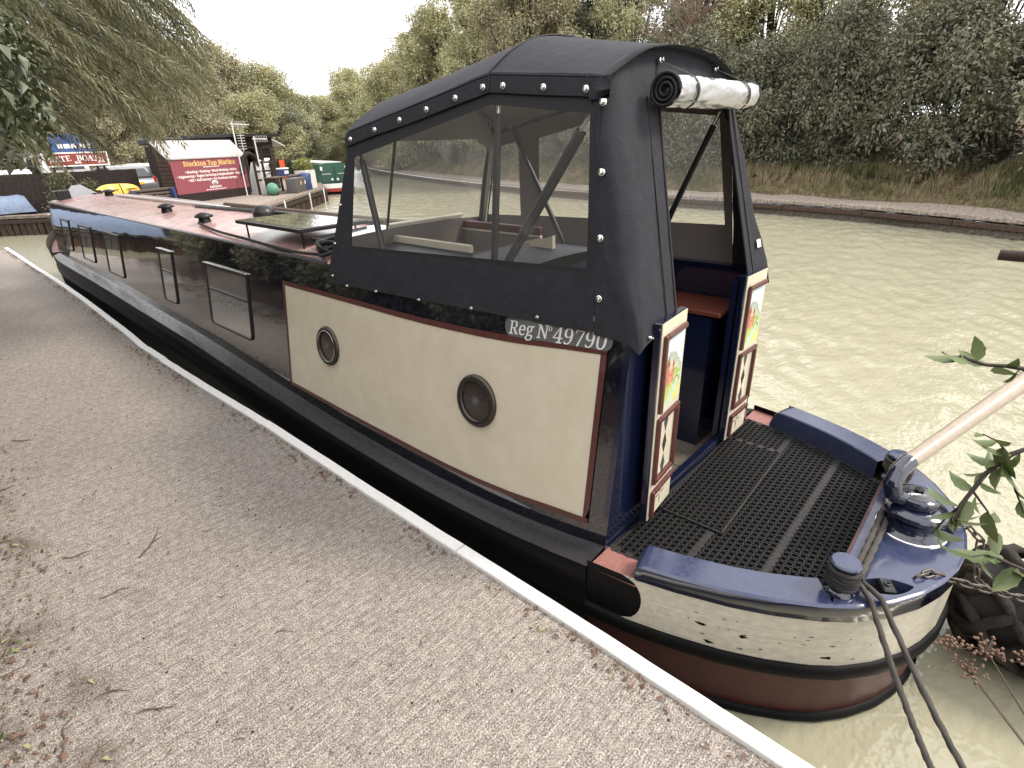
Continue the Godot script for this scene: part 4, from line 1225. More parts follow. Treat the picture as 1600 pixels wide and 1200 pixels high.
		g.tube([a.lerp(b, 0.08), b], e[2], 10)
		var po := obj("frame_pole", g, mats.pole_black, can)
		g = G.new(); g.tube([a, a.lerp(b, 0.09)], 0.0125, 8); obj("bare_tube", g, mats.silver, po)
	for zz in [-0.89, -2.06]:
		g = G.new()
		var pts := []
		for k in 25: pts.append(roof_pt(zz, lerpf(-0.9, 0.9, k / 24.0)) * Vector3(0.97, 1, 1) + Vector3(0, -0.03, 0))
		g.tube(pts, 0.0125, 8); obj("hoop", g, mats.plate_grey, can)
func stud(g: G, at: Vector3, nrm: Vector3, r: float):
	var up := nrm.normalized()
	var xx := up.cross(Vector3(0.2, 1, 0.1)).normalized()
	var b := Basis(xx, up, xx.cross(up))
	g.lathe([[r, -0.006], [r, 0.002], [r * 0.86, 0.0055], [r * 0.45, 0.006]], Transform3D(b, at), 14)
	g.lathe([[r * 0.45, 0.004], [r * 0.42, 0.012], [0.0, 0.014]], Transform3D(b, at), 10)
	g.box(at + up * 0.013, Vector3(r * 0.5, 0.007, r * 1.2), b, 0.001)

# ================================================================ loose gear on the boat
func mat_mesh(poly: PackedVector2Array, pitch: float, thick: float, hole: float) -> G:
	var g := G.new(true)
	var bb := Rect2(poly[0], Vector2.ZERO)
	for p in poly: bb = bb.expand(p)
	var rowh := pitch * 0.866
	var row := 0
	var z := bb.position.y + pitch * 0.5
	var N := 12
	while z < bb.end.y:
		var x := bb.position.x + (pitch * 0.5 if row % 2 == 0 else pitch)
		while x < bb.end.x:
			var c := Vector2(x, z)
			if Geometry2D.is_point_in_polygon(c, poly):
				var ok := true
				for k in 6:
					if not Geometry2D.is_point_in_polygon(c + Vector2.from_angle(k * PI / 3) * pitch * 0.5, poly): ok = false
				var ro := pitch * 0.485
				var last := []
				for k in N + 1:
					var a := TAU * k / N + PI / 6
					var hx := pitch * 0.5 / cos(fposmod(a + PI / 6, PI / 3) - PI / 6)
					var d := Vector2.from_angle(a)
					var ring := []
					for e in ([[hx, -0.0085], [ro, -0.0085], [ro * 0.97, -0.0006], [ro * 0.93, 0.0], [hole * 1.05, 0.0], [hole, -0.0008], [hole * 0.97, -thick]] if ok else [[hx, -0.002], [0.0, -0.002]]):
						ring.append(Vector3(c.x + d.x * e[0], e[1], c.y + d.y * e[0]))
					if k > 0:
						for q in ring.size() - 1: g.quad(last[q], last[q + 1], ring[q + 1], ring[q])
					last = ring
			x += pitch
		z += rowh
		row += 1
	# rim round the sheet
	for i in poly.size():
		var a := poly[i]; var b := poly[(i + 1) % poly.size()]
		var d := (b - a).normalized(); var n := Vector2(-d.y, d.x)
		var m := (a + b) * 0.5 + n * 0.004
		g.box(Vector3(m.x, -thick * 0.5 - 0.002, m.y), Vector3(a.distance_to(b) + 0.006, thick - 0.002, 0.012), Basis(Vector3.UP, -d.angle()), 0.002)
	return g
func make_boat_gear():
	var g: G
	# three rubber mats butted across the stern deck and a smaller one lying on top
	var hwi := func(z: float) -> float: return interp(HALF, z) - 0.172
	var bands := [[0.025, 0.352, "widest black rubber ring mat on the stern deck, against the cabin doors"], [0.358, 0.645, "middle black rubber ring mat of the stern deck"], [0.651, 0.885, "narrow black rubber ring mat on stern deck beside the blue after deck"]]
	for b in bands:
		var poly := PackedVector2Array()
		for k in 7: poly.append(Vector2(-hwi.call(lerpf(b[0], b[1], k / 6.0)), lerpf(b[0], b[1], k / 6.0)))
		for k in 7: poly.append(Vector2(hwi.call(lerpf(b[1], b[0], k / 6.0)), lerpf(b[1], b[0], k / 6.0)))
		var o := obj("rubber_mat", mat_mesh(poly, 0.0375, 0.014, 0.0135), mats.rubber, null, Transform3D(Basis.IDENTITY, Vector3(0, 0.6215, 0)))
		tag(o, b[2], "mat", "rubber ring mats on the stern deck")
	var sm := PackedVector2Array([Vector2(-0.44, 0.02), Vector2(0.52, 0.02), Vector2(0.52, 0.36), Vector2(-0.44, 0.36)])
	var so := obj("rubber_mat", mat_mesh(sm, 0.0375, 0.012, 0.0135), mats.rubber, null, Transform3D(Basis(Vector3.UP, 0.03), Vector3(0, 0.6345, 0.012)))
	tag(so, "small rubber ring mat lying on the larger mat at the doorway", "mat", "rubber ring mats on the stern deck")
	# stern line: turns on both dollies, two parts between them, two tails down to the bank
	var rope := thing("mooring_rope", "dark three-strand rope between the stern dollies with two tails down to the bank", "rope")
	var A := Vector3(-0.60, 0.741, 0.925); var B := Vector3(0.435, 0.741, 0.935)
	for e in [[A, 5, 0.04, 0.052], [B, 4, 0.055, 0.052]]:
		var pts := []
		for k in e[1] * 22:
			var a: float = k * TAU / 22.0
			pts.append(e[0] + Vector3(cos(a) * (e[3] + 0.003 * sin(a * 3.3)), e[2] + k / 22.0 * 0.0165, sin(a) * e[3]))
		g = G.new(); g.tube(pts, 0.0115, 9, true, 3, 110.0); obj("turns", g, mats.rope_dark if e[0] == B else mats.rope_black, rope)
	for k in 2:
		var pts := []
		for i in 40:
			var t := i / 39.0
			pts.append((B + Vector3(-0.045, 0.075 - 0.02 * k, 0.02 + 0.028 * k)).lerp(A + Vector3(0.05, 0.045 + 0.012 * k, 0.028 + 0.025 * k), t) + Vector3(0, -0.035 * sin(PI * t), 0))
		g = G.new(); g.tube(pts, 0.0125, 9, true, 3, 110.0); obj("strand", g, mats.rope_dark, rope)
	for e in [[Vector3(-0.545, 0.79, 0.955), Vector3(-0.60, 0.756, 1.035), Vector3(-1.165, 0.432, 1.50)], [Vector3(-0.54, 0.785, 0.975), Vector3(-0.565, 0.757, 1.065), Vector3(-1.165, 0.432, 1.66)]]:
		var pts := []
		pts.append(e[0]); pts.append((e[0] + e[1]) * 0.5 + Vector3(0, 0.004, 0)); pts.append(e[1])
		for i in range(1, 60):
			var t := i / 59.0
			pts.append((e[1] as Vector3).lerp(e[2], t) + Vector3(0, -0.05 * sin(PI * t), 0))
		g = G.new(); g.tube(pts, 0.0105, 9, true, 3, 110.0); obj("tail", g, mats.rope_dark, rope)
	g = G.new()      # knot piled on the far dolly
	var kp := []
	for k in 60:
		var a := k * 0.42
		kp.append(B + Vector3(-0.03 + cos(a) * 0.055, 0.075 + 0.035 * sin(a * 1.7), 0.02 + sin(a * 0.9) * 0.045))
	g.tube(kp, 0.0115, 9, true, 3, 110.0); obj("knot", g, mats.rope_dark, rope)
	# fender and its chains
	var fen := thing("rope_fender", "big dark woven rope fender hung behind the stern on chains", "fender", Vector3(0.36, 0.0, 1.66))
	g = G.new()
	g.lathe([[0.0, -0.34], [0.16, -0.33], [0.215, -0.28], [0.225, 0.0], [0.215, 0.30], [0.15, 0.36], [0.0, 0.37]], Transform3D(Basis(Vector3.RIGHT, PI / 2), Vector3(0, 0.30, 0)), 24)
	obj("core", g, mats.rope_black, fen)
	for d in [1.0, -1.0]:
		for st in 7:
			var pts := []
			for k in 40:
				var t := k / 39.0
				var a: float = d * t * 3.2 + st * TAU / 7.0
				var r := 0.238 * sqrt(maxf(0.0, 1.0 - pow(absf(t * 2.0 - 1.0), 6.0))) + 0.006 * sin(t * 60.0 + st * 3.0) + 0.03
				pts.append(Vector3(cos(a) * r, 0.30 + sin(a) * r, lerpf(-0.34, 0.36, t)))
			g = G.new(); g.tube(pts, 0.024, 8, true, 3, 60.0); obj("strand", g, mats.fender, fen)
	var link_g := G.new()
	var lp := []
	for k in 17:
		var a := TAU * k / 16.0
		lp.append(Vector3(cos(a) * 0.0135, 0, sin(a) * 0.0135 + signf(sin(a)) * 0.014 * minf(1.0, absf(sin(a)) * 3.0)))
	link_g.tube(lp, 0.0052, 8, false)
	var link := link_g.mesh()
	var ci := 0
	for e in [[Vector3(-0.33, 0.748, 1.145), [Vector3(-0.27, 0.752, 1.185), Vector3(-0.16, 0.69, 1.33), Vector3(0.05, 0.60, 1.62), Vector3(0.12, 0.59, 1.80)], "rusty chain from near edge of the after deck to the rope fender"],
			[Vector3(0.16, 0.75, 1.225), [Vector3(0.185, 0.747, 1.275), Vector3(0.195, 0.70, 1.325), Vector3(0.16, 0.59, 1.345), Vector3(0.145, 0.52, 1.36), Vector3(0.17, 0.47, 1.42)], "short rusty chain hanging from the deck edge behind the rudder"]]:
		var ch := thing("mooring_chain", e[2], "chain", Vector3.ZERO, 0.0, "chains on the stern")
		var cv := Curve3D.new()
		var all: Array = [e[0]] + e[1]
		for i in all.size():
			var tg: Vector3 = (all[mini(i + 1, all.size() - 1)] - all[maxi(i - 1, 0)]) * 0.17
			cv.add_point(all[i], -tg, tg)
		var L := cv.get_baked_length(); var n := int(L / 0.0405)
		for i in n:
			var p := cv.sample_baked(L * (i + 0.5) / n); var q := cv.sample_baked(minf(L, L * (i + 0.5) / n + 0.01)); var q0 := cv.sample_baked(maxf(0, L * (i + 0.5) / n - 0.01))
			var t := (q - q0).normalized()
			var xx := t.cross(Vector3(0.1, 1, 0.05)).normalized()
			var bs := Basis(xx, t.cross(xx), t) * Basis(Vector3(0, 0, 1), (PI / 2 if i % 2 == 0 else 0.0) + 0.5)
			obj("link", link, mats.chain, ch, Transform3D(bs, p))
		ci += 1
	# solar panel on its stand
	var sol := thing("solar_panel", "dark framed solar panel propped above the red roof", "solar panel", Vector3(-0.36, roof_y(-0.36), -3.52))
	var sb := Basis(Vector3(0, 0, 1), 0.0) * Basis(Vector3.RIGHT, 0.0)
	g = G.new(true); g.box(Vector3(-0.02, 0.105, 0), Vector3(0.60, 0.03, 1.16), sb, 0.004); obj("frame", g, mats.frame_dark, sol)
	g = G.new(true)
	for i in 4:
		for j in 8: g.box(Vector3(-0.02 - 0.21 + i * 0.14, 0.1215, -0.49 + j * 0.14), Vector3(0.132, 0.003, 0.132), sb)
	obj("cells", g, mats.solar, sol)
	for e in [[-0.26, -0.5], [-0.26, 0.5], [0.22, -0.5], [0.22, 0.5]]:
		g = G.new(); g.tube([Vector3(e[0], -0.04, e[1]), Vector3(e[0], 0.095, e[1])], 0.008, 6); obj("leg", g, mats.frame_dark, sol)
	var s2 := thing("folded_panel", "thin black panel lying on the red roof beside the canopy", "solar panel", Vector3(-0.32, roof_y(-0.32), -2.68))
	g = G.new(true); g.box(Vector3(0, 0.05, 0), Vector3(0.62, 0.035, 0.42), Basis(Vector3(0, 0, 1), 0.04), 0.004); obj("frame", g, mats.frame_dark, s2)
	g = G.new(true); g.box(Vector3(0, 0.069, 0), Vector3(0.58, 0.003, 0.38), Basis(Vector3(0, 0, 1), 0.04)); obj("cells", g, mats.solar, s2)
	g = G.new(true); g.box(Vector3(0, 0.015, 0), Vector3(0.5, 0.04, 0.3)); obj("block", g, mats.frame_dark, s2)
	# poles along the roof
	for e in [[Vector3(0.03, 1.81, -10.9), Vector3(0.10, 1.81, -6.2), 0.022, mats.pale_grey, "long pale boat pole lying along the roof", "boat_pole"], [Vector3(0.02, 1.80, -7.1), Vector3(0.30, 1.795, -3.3), 0.026, mats.gunwale, "dark plank-like pole lying along the roof towards the canopy", "boat_pole"], [Vector3(0.32, 1.80, -6.9), Vector3(0.44, 1.79, -2.9), 0.03, mats.wood_grey, "weathered gangplank pole lying at far side of the roof", "boat_pole"]]:
		g = G.new(); g.tube([e[0], (e[0] + e[1]) * 0.5 + Vector3(0, 0.004, 0), e[1]], e[2], 10)
		tag(obj(e[5], g, e[3]), e[4], "pole", "poles on the roof")
	# cable from the vent and the coiled rope by the canopy
	var cp := [Vector3(-0.555, 1.765, -5.40), Vector3(-0.60, 1.755, -5.1), Vector3(-0.655, 1.745, -4.6), Vector3(-0.685, 1.74, -4.0), Vector3(-0.715, 1.732, -3.4), Vector3(-0.725, 1.728, -3.0), Vector3(-0.715, 1.735, -2.72), Vector3(-0.70, 1.745, -2.58)]
	var cc := Curve3D.new()
	for i in cp.size():
		var tg: Vector3 = (cp[mini(i + 1, cp.size() - 1)] - cp[maxi(i - 1, 0)]) * 0.17
		cc.add_point(cp[i], -tg, tg)
	var cpt := []
	for i in 70: cpt.append(cc.sample_baked(cc.get_baked_length() * i / 69.0))
	g = G.new(); g.tube(cpt, 0.013, 8); tag(obj("roof_line", g, mats.rope_black), "black line snaking over the red roof from the vent to the coil", "line")
	g = G.new()
	var cl := []
	for i in 150:
		var t := i / 149.0; var a := t * TAU * 4.3
		cl.append(Vector3(-0.60 + cos(a) * (0.10 + 0.03 * sin(t * 19.0)), 1.765 + 0.05 * t + 0.035 * sin(a * 1.37), -2.56 + sin(a * 1.04) * (0.11 + 0.03 * cos(t * 13.0))))
	g.tube(cl, 0.0135, 9, true, 3, 90.0); tag(obj("rope_coil", g, mats.rope_black), "loose black rope coil heaped on the roof against the canopy", "rope")
	# grey canvas cratch cover at the bow
	g = G.new(true)
	var apex := Vector3(0, 1.94, -13.35); var ap2 := Vector3(0.0, 1.90, -14.2)
	var ql := [Vector3(-0.72, 1.50, -12.4), Vector3(-0.60, 1.25, -13.9), Vector3(0.60, 1.25, -13.9), Vector3(0.72, 1.50, -12.4)]
	var rt := Vector3(0, 1.81, -12.36)
	g.quad(ql[0], rt, apex, Vector3(-0.62, 1.46, -13.35)); g.quad(rt, ql[3], Vector3(0.62, 1.46, -13.35), apex)
	g.quad(Vector3(-0.62, 1.46, -13.35), apex, ap2, ql[1]); g.quad(apex, Vector3(0.62, 1.46, -13.35), ql[2], ap2)
	g.tri(ql[1], ap2, ql[2])
	for e in [[ql[0], Vector3(-0.62, 1.46, -13.35)], [Vector3(-0.62, 1.46, -13.35), ql[1]], [ql[2], Vector3(0.62, 1.46, -13.35)], [Vector3(0.62, 1.46, -13.35), ql[3]], [ql[1], ql[2]]]:
		var a: Vector3 = e[0]; var b: Vector3 = e[1]
		g.quad(a, b, Vector3(b.x, 0.95, b.z), Vector3(a.x, 0.95, a.z))
	tag(obj("cratch_cover", g, mats.grey_sheet), "pale grey canvas cover pitched over the narrowboat's bow", "boat cover")

# ================================================================ leaf meshes
var leaf_meshes := {}
func leaf_into(st: SurfaceTool, base: Vector3, dir: Vector3, nrm: Vector3, l: float, w: float, bend := 0.15, tone_k := 1.0, cheap := false):
	# a pointed leaf, folded on its midrib, curling at the tip
	var sd := dir.cross(nrm).normalized()
	var up := sd.cross(dir).normalized()
	var m1 := base + dir * l * 0.45 - up * l * 0.02
	var tip := base + dir * l - up * l * bend
	var a := base + dir * l * 0.36 + sd * w * 0.5 + up * w * 0.16
	var b := base + dir * l * 0.36 - sd * w * 0.5 + up * w * 0.16
	st.set_color(Color(tone_k, tone_k, tone_k))
	if cheap:
		for v in [base, a, tip, base, tip, b]: st.add_vertex(v)
		return
	for v in [base, a, m1, a, tip, m1, base, m1, b, b, m1, tip]: st.add_vertex(v)
func rdir(r: RandomNumberGenerator) -> Vector3:
	var y := r.randf_range(-1, 1); var a := r.randf() * TAU
	return Vector3(cos(a) * sqrt(1 - y * y), y, sin(a) * sqrt(1 - y * y))
func make_leaf_meshes():
	var r := RandomNumberGenerator.new(); r.seed = 99
	for v in 3:
		var st := SurfaceTool.new(); st.begin(Mesh.PRIMITIVE_TRIANGLES); st.set_smooth_group(-1)
		for k in 16:
			var p := rdir(r) * r.randf_range(0.05, 0.30)
			var d := (p.normalized() + rdir(r) * 0.7 + Vector3(0, -0.15, 0)).normalized()
			leaf_into(st, p, d, (Vector3.UP + rdir(r) * 0.8).normalized(), r.randf_range(0.11, 0.17), r.randf_range(0.06, 0.09), 0.2, r.randf_range(0.7, 1.3), true)
		st.generate_normals(); leaf_meshes["spray%d" % v] = st.commit()
	var sg := SurfaceTool.new(); sg.begin(Mesh.PRIMITIVE_TRIANGLES); sg.set_smooth_group(-1)
	for k in 9:
		var a := r.randf() * TAU; var lean := r.randf_range(0.1, 0.7); var h := r.randf_range(0.14, 0.34)
		var b := Vector3(r.randf_range(-0.06, 0.06), 0, r.randf_range(-0.06, 0.06)); var o := Vector3(cos(a), 0, sin(a))
		var sdv := Vector3(-o.z, 0, o.x) * 0.008
		var mid := b + Vector3.UP * h * 0.6 + o * h * lean * 0.4; var tp := b + Vector3.UP * h + o * h * lean
		sg.set_color(Color.WHITE * r.randf_range(0.8, 1.2))
		for q in [b - sdv, mid - sdv, b + sdv, b + sdv, mid - sdv, mid + sdv, mid - sdv, tp, mid + sdv]: sg.add_vertex(q)
	sg.generate_normals(); leaf_meshes.grass = sg.commit()
	for v in 2:
		var sw := SurfaceTool.new(); sw.begin(Mesh.PRIMITIVE_TRIANGLES); sw.set_smooth_group(-1)
		for k in 20:
			var t := k / 19.0
			var p := Vector3(0.0, -0.05 * t * t, t * 0.42)
			var s := 1.0 if k % 2 == 0 else -1.0
			var d := Vector3(s * r.randf_range(0.25, 0.6), r.randf_range(-0.5, 0.05), 0.85).normalized()
			leaf_into(sw, p, d, (Vector3.UP + rdir(r) * 0.5).normalized(), r.randf_range(0.08, 0.13), r.randf_range(0.014, 0.02), 0.12, r.randf_range(0.75, 1.25), true)
		sw.generate_normals(); leaf_meshes["willow%d" % v] = sw.commit()
	for v in 2:
		var sb := SurfaceTool.new(); sb.begin(Mesh.PRIMITIVE_TRIANGLES); sb.set_smooth_group(-1)
		for k in 9:
			var t := k / 8.0
			var p := Vector3(0, -0.03 * t, t * 0.26)
			var s := 1.0 if k % 2 == 0 else -1.0
			var d := Vector3(s * r.randf_range(0.4, 1.0), r.randf_range(-0.7, 0.1), 0.6).normalized()
			leaf_into(sb, p, d, (Vector3.UP + rdir(r) * 0.6).normalized(), r.randf_range(0.06, 0.095), r.randf_range(0.036, 0.05), 0.2, r.randf_range(0.75, 1.25))
		sb.generate_normals(); leaf_meshes["broad%d" % v] = sb.commit()
	var sl := SurfaceTool.new(); sl.begin(Mesh.PRIMITIVE_TRIANGLES); sl.set_smooth_group(-1)
	leaf_into(sl, Vector3(0, 0.004, -0.02), Vector3(0, 0.1, 1).normalized(), Vector3.UP, 0.042, 0.022, 0.25)
	sl.generate_normals(); leaf_meshes.single = sl.commit()

# ================================================================ trees
var crowns := {}
func crown_kind(key: String, h: float, rad: float, low: float, n: int, size: float, sd: int, hollow: float, bush := false):
	# a trunk mesh and a crown mesh that several trees share
	var r := RandomNumberGenerator.new(); r.seed = sd
	var g := G.new()
	var lean := Vector3(r.randf_range(-0.1, 0.1), 0, r.randf_range(-0.1, 0.1)) * h
	var pts := []; var rr := []
	for k in 7:
		var t := k / 6.0
		pts.append(Vector3(lean.x * t * t, -0.25 + h * 0.8 * t, lean.z * t * t)); rr.append(lerpf(0.024, 0.006, t) * h * (0.5 if bush else 1.0))
	g.tube(pts, rr, 8)
	var lobes := []
	var cnt := 18 + int(rad * 4.0)
	for k in cnt:
		var t := (k + 0.5) / cnt
		var y := lerpf(low, h, pow(t, 0.85))
		var prof := sin(clampf((y - low * 0.6) / (h - low * 0.6), 0.05, 1.0) * PI * 0.82 + 0.35)
		var a := k * 2.399 + r.randf() * 0.8
		var d := rad * clampf(prof, 0.15, 1.0) * r.randf_range(0.35, 1.0)
		var c := Vector3(cos(a) * d, y, sin(a) * d) + lean * pow(y / h, 2.0)
		lobes.append([c, rad * r.randf_range(0.2, 0.44), r.randf_range(0.82, 1.2)])
		var b0 := pts[clampi(int((y / h) * 5.0) - 1, 0, 6)] as Vector3
		g.tube([b0, b0.lerp(c, 0.5) + Vector3(0, 0.1 * d, 0), c], [0.010 * h * 0.6, 0.006 * h * 0.6, 0.0025 * h * 0.6], 5, false)
		for q in 3: g.tube([b0.lerp(c, 0.7), c + rdir(r) * rad * 0.3], [0.0035 * h * 0.6, 0.001 * h], 4, false)
	var xf := [[], [], []]; var cs := [[], [], []]
	for k in n:
		var lb = lobes[r.randi() % lobes.size()]
		var dr := rdir(r)
		var q := pow(r.randf(), hollow)
		if r.randf() < 0.12: q *= 1.35
		var p: Vector3 = lb[0] + Vector3(dr.x, dr.y * 0.8, dr.z) * lb[1] * q
		if p.y < 0.05: p.y = 0.05 + r.randf() * 0.3
		var s := size * r.randf_range(0.65, 1.3)
		var bs := Basis(rdir(r), r.randf_range(-0.9, 0.9)) * Basis(Vector3.UP, r.randf() * TAU)
		xf[k % 3].append(Transform3D(bs.scaled(Vector3.ONE * s), p))
		var f: float = lb[2] * r.randf_range(0.7, 1.3)
		cs[k % 3].append(Color(f * r.randf_range(0.92, 1.12), f, f * r.randf_range(0.8, 1.1)))
	crowns[key] = [g.mesh(), bake([leaf_meshes.spray0, leaf_meshes.spray1, leaf_meshes.spray2], xf, cs), h, rad]
func tree(called: String, label: String, group: String, at: Vector3, h: float, rad: float, kind: String, m: Material, turn: float) -> Node3D:
	var c = crowns[kind]
	var o := thing(called, label, "bush" if called.ends_with("bush") else "tree", at, turn, group)
	var sc := Basis.from_scale(Vector3(rad / c[3], h / c[2], rad / c[3]))
	obj("trunk", c[0], mats.bark, o, Transform3D(sc, Vector3.ZERO))
	obj("crown", c[1], m, o, Transform3D(sc, Vector3.ZERO))
	return o
func make_trees():
	var r := RandomNumberGenerator.new(); r.seed = 202
	for i in 3:
		crown_kind("tree%d" % i, 10.0, 3.0, 1.8, 3000, 1.0, 40 + i, 0.45)
		crown_kind("bush%d" % i, 4.4, 2.3, 0.3, 2600, 0.95, 50 + i, 0.4, true)
	for i in 3: crown_kind("round%d" % i, 8.0, 3.6, 0.6, 3600, 1.05, 60 + i, 0.5)
	# hedge on the far bank
	var t := 10.0
	var k := 0
	while t < 66.0:
		var p := bank_at(t, 4.25 + r.randf_range(-0.35, 0.45))
		var light := k % 5 == 3
		tree("hedge_bush", "paler olive bush in the hedge along the far towpath" if light else "dense dark green bush in the hedge along the far towpath", "paler hedge bushes on the far bank" if light else "dark hedge bushes on the far bank", Vector3(p.x, 0.62, p.y), r.randf_range(4.0, 5.4), r.randf_range(2.0, 2.5), "bush%d" % (k % 3), mats.leaf_mid if light else mats.leaf_dark, r.randf() * TAU)
		t += r.randf_range(2.5, 3.2); k += 1
	t = 9.0; k = 0
	while t < 60.0:
		var p := bank_at(t, 8.2 + r.randf_range(-0.8, 1.2))
		var light := k % 5 in [2, 4, 0]
		tree("bank_tree", "tall light green tree rising behind the hedge on the far bank" if light else "tall grey-green tree rising behind the hedge on the far bank", "light trees behind the far hedge" if light else "grey-green trees behind the far hedge", Vector3(p.x, 1.5, p.y), r.randf_range(8.6, 11.0), r.randf_range(2.6, 3.3), "tree%d" % (k % 3), mats.leaf_light if light else (mats.leaf_mid if k % 2 == 0 else mats.leaf_olive), r.randf() * TAU)
		t += r.randf_range(3.6, 4.8); k += 1
	for e in [[Vector2(24.8, -26.0), 10.0], [Vector2(23.4, -21.5), 10.8], [Vector2(27.0, -32.0), 9.6], [Vector2(29.5, -37.0), 9.2]]:
		tree("bank_tree", "tall light green tree rising behind the hedge on the far bank", "light trees behind the far hedge", Vector3(e[0].x, 1.2, e[0].y), e[1], 3.3, "tree%d" % (k % 3), mats.leaf_light if k % 2 == 0 else mats.leaf_olive, r.randf() * TAU); k += 1
	# bare-twigged tree among them
	var bp := bank_at(33.0, 6.8)
	var bt := thing("bare_tree", "bare reddish-twigged tree standing among the far bank trees", "tree", Vector3(bp.x, 1.4, bp.y))
	var g := G.new(); g.tube([Vector3(0, -0.3, 0), Vector3(0.1, 3.0, 0.1), Vector3(-0.1, 6.0, 0)], [0.14, 0.10, 0.05], 7); obj("trunk", g, mats.bark, bt)
	g = G.new()
	for i in 130:
		var y0 := r.randf_range(2.5, 6.0); var d := rdir(r); d.y = absf(d.y) * 0.9 + 0.25
		var a := Vector3(0, y0, 0); var b := a + d * r.randf_range(1.0, 2.2); var c := b + (d + rdir(r) * 0.6).normalized() * r.randf_range(0.8, 1.6)
		g.tube([a, b, c], [0.022, 0.013, 0.005], 4, false)
		for j in 4:
			var e := b.lerp(c, r.randf()); g.tube([e, e + (d + rdir(r)).normalized() * r.randf_range(0.5, 1.0)], [0.008, 0.003], 3, false)
	obj("crown", g, mat("red_twig", 0.22, 0.15, 0.11, 0.9), bt)
	# far trees closing the canal
	for e in [[Vector2(28.0, -53), 6.2, 4.0], [Vector2(32.5, -55), 7.4, 4.2], [Vector2(38, -60), 9.5, 4.6], [Vector2(30, -43), 8.0, 3.6], [Vector2(34, -48), 9.3, 3.8], [Vector2(24.5, -58), 6.6, 4.2], [Vector2(27.5, -46), 4.0, 2.6]]:
		tree("distant_tree", "soft green tree closing the view along the canal", "trees down the canal", Vector3(e[0].x, 0.6, e[0].y), e[1], e[2], "round%d" % (k % 3), mats.leaf_light, r.randf() * TAU); k += 1
	# trees behind the marina
	for e in [[Vector2(2.0, -50), 8.0, 4.0], [Vector2(6.5, -49), 8.6, 4.0], [Vector2(10.5, -49), 9.0, 4.0], [Vector2(14.0, -48), 9.0, 3.9], [Vector2(17.2, -47), 8.8, 3.8], [Vector2(20.0, -46.5), 7.7, 3.6], [Vector2(22.4, -47.5), 6.3, 3.2], [Vector2(12.5, -42), 5.4, 3.2], [Vector2(16.5, -41), 5.2, 3.2], [Vector2(19.3, -41.5), 4.6, 2.6], [Vector2(8.0, -42), 5.6, 3.2], [Vector2(-3, -52), 8.5, 4.2], [Vector2(-9, -52), 8.5, 4.2]]:
		tree("marina_tree", "rounded mid-green tree standing behind the marina buildings", "trees behind the marina", Vector3(e[0].x, 0.6, e[0].y), e[1], e[2], "round%d" % (k % 3), mats.leaf_olive if k % 3 == 0 else (mats.leaf_light if k % 3 == 1 else mats.leaf_mid), r.randf() * TAU); k += 1
	# hedge beside the towpath, behind the photographer; the boat's gloss mirrors it
	for e in [[-5.3, 2.6, 3.4], [-5.1, 0.2, 3.8], [-4.95, -2.2, 4.2], [-4.85, -4.6, 4.2], [-4.8, -6.8, 3.8], [-5.0, -9.3, 3.2], [-5.0, -11.7, 3.2], [-5.1, -14.0, 3.1], [-5.2, -16.3, 3.0]]:
		tree("verge_bush", "leafy bush in the hedge beside the near towpath", "hedge bushes on the near towpath", Vector3(e[0], 0.6, e[1]), e[2], 1.55, "bush%d" % (k % 3), mats.leaf_mid, r.randf() * TAU); k += 1
	# willow overhanging the bow
	var w := thing("willow_tree", "willow overhanging the towpath with long narrow drooping leaves", "tree", Vector3(-5.0, 0.6, -9.2))
	var org := Vector3(-5.0, 0.6, -9.2)
	g = G.new()
	g.tube([Vector3(0, -0.3, 0), Vector3(0.15, 1.6, 0.1), Vector3(0.5, 3.4, 0.3), Vector3(0.9, 5.0, 0.6)], [0.24, 0.19, 0.14, 0.09], 10)
	var xf := [[], []]; var cs := [[], []]
	for i in 150:
		var ez := r.randf_range(-11.5, -5.2)
		var u := r.randf()
		var xm := -2.67 + (1.1 - ez) * 0.385
		var e := Vector3(lerpf(-2.1, xm, sqrt(u)), 0, ez)
		var rg := Vector2(e.x + 2.67, e.z - 1.1).length()
		e.y = 2.44 + rg * lerpf(0.0, 0.11, pow(u, 1.3)) + rg * pow(r.randf(), 1.3) * 0.18
		var s := e + Vector3(r.randf_range(-2.3, -1.4), r.randf_range(0.8, 1.5), r.randf_range(-0.9, 0.3))
		var m := s.lerp(e, 0.5) + Vector3(0.1, 0.30, 0)
		var pts := []
		for q in 15:
			var tt := q / 14.0
			pts.append(s.lerp(m, tt).lerp(m.lerp(e, tt), tt))
		g.tube(pts.map(func(p): return p - org), 0.006, 4, false)
		if i % 6 == 0: g.tube([Vector3(0.7, 4.4, 0.5), (s - org).lerp(Vector3(0.7, 4.4, 0.5), 0.4) + Vector3(0, 0.5, 0), s - org], [0.06, 0.035, 0.008], 6, false)
		var tw := lerpf(0.8, 1.2, r.randf())
		for q in range(2, 15):
			for rep in 2:
				var dv: Vector3 = (pts[q] - pts[q - 1]).normalized()
				dv = (dv + Vector3(r.randf_range(-0.2, 0.35), r.randf_range(-0.7, 0.1), r.randf_range(-0.4, 0.4))).normalized()
				var xx := dv.cross(Vector3.UP).normalized()
				var bs := Basis(xx, dv.cross(xx) * -1.0, dv) * Basis(Vector3(0, 0, 1), r.randf_range(-1.0, 1.0))
				var sc := r.randf_range(0.6, 1.0)
				var j := (q + rep) % 2
				xf[j].append(Transform3D(bs.scaled(Vector3.ONE * sc), pts[q] - org))
				cs[j].append(Color(0.14, 0.15, 0.08).lerp(Color(0.25, 0.235, 0.13), r.randf()) * tw)
	obj("trunk", g, mats.bark, w)
	obj("crown", bake([leaf_meshes.willow0, leaf_meshes.willow1], xf, cs), mats.leaf_near, w)

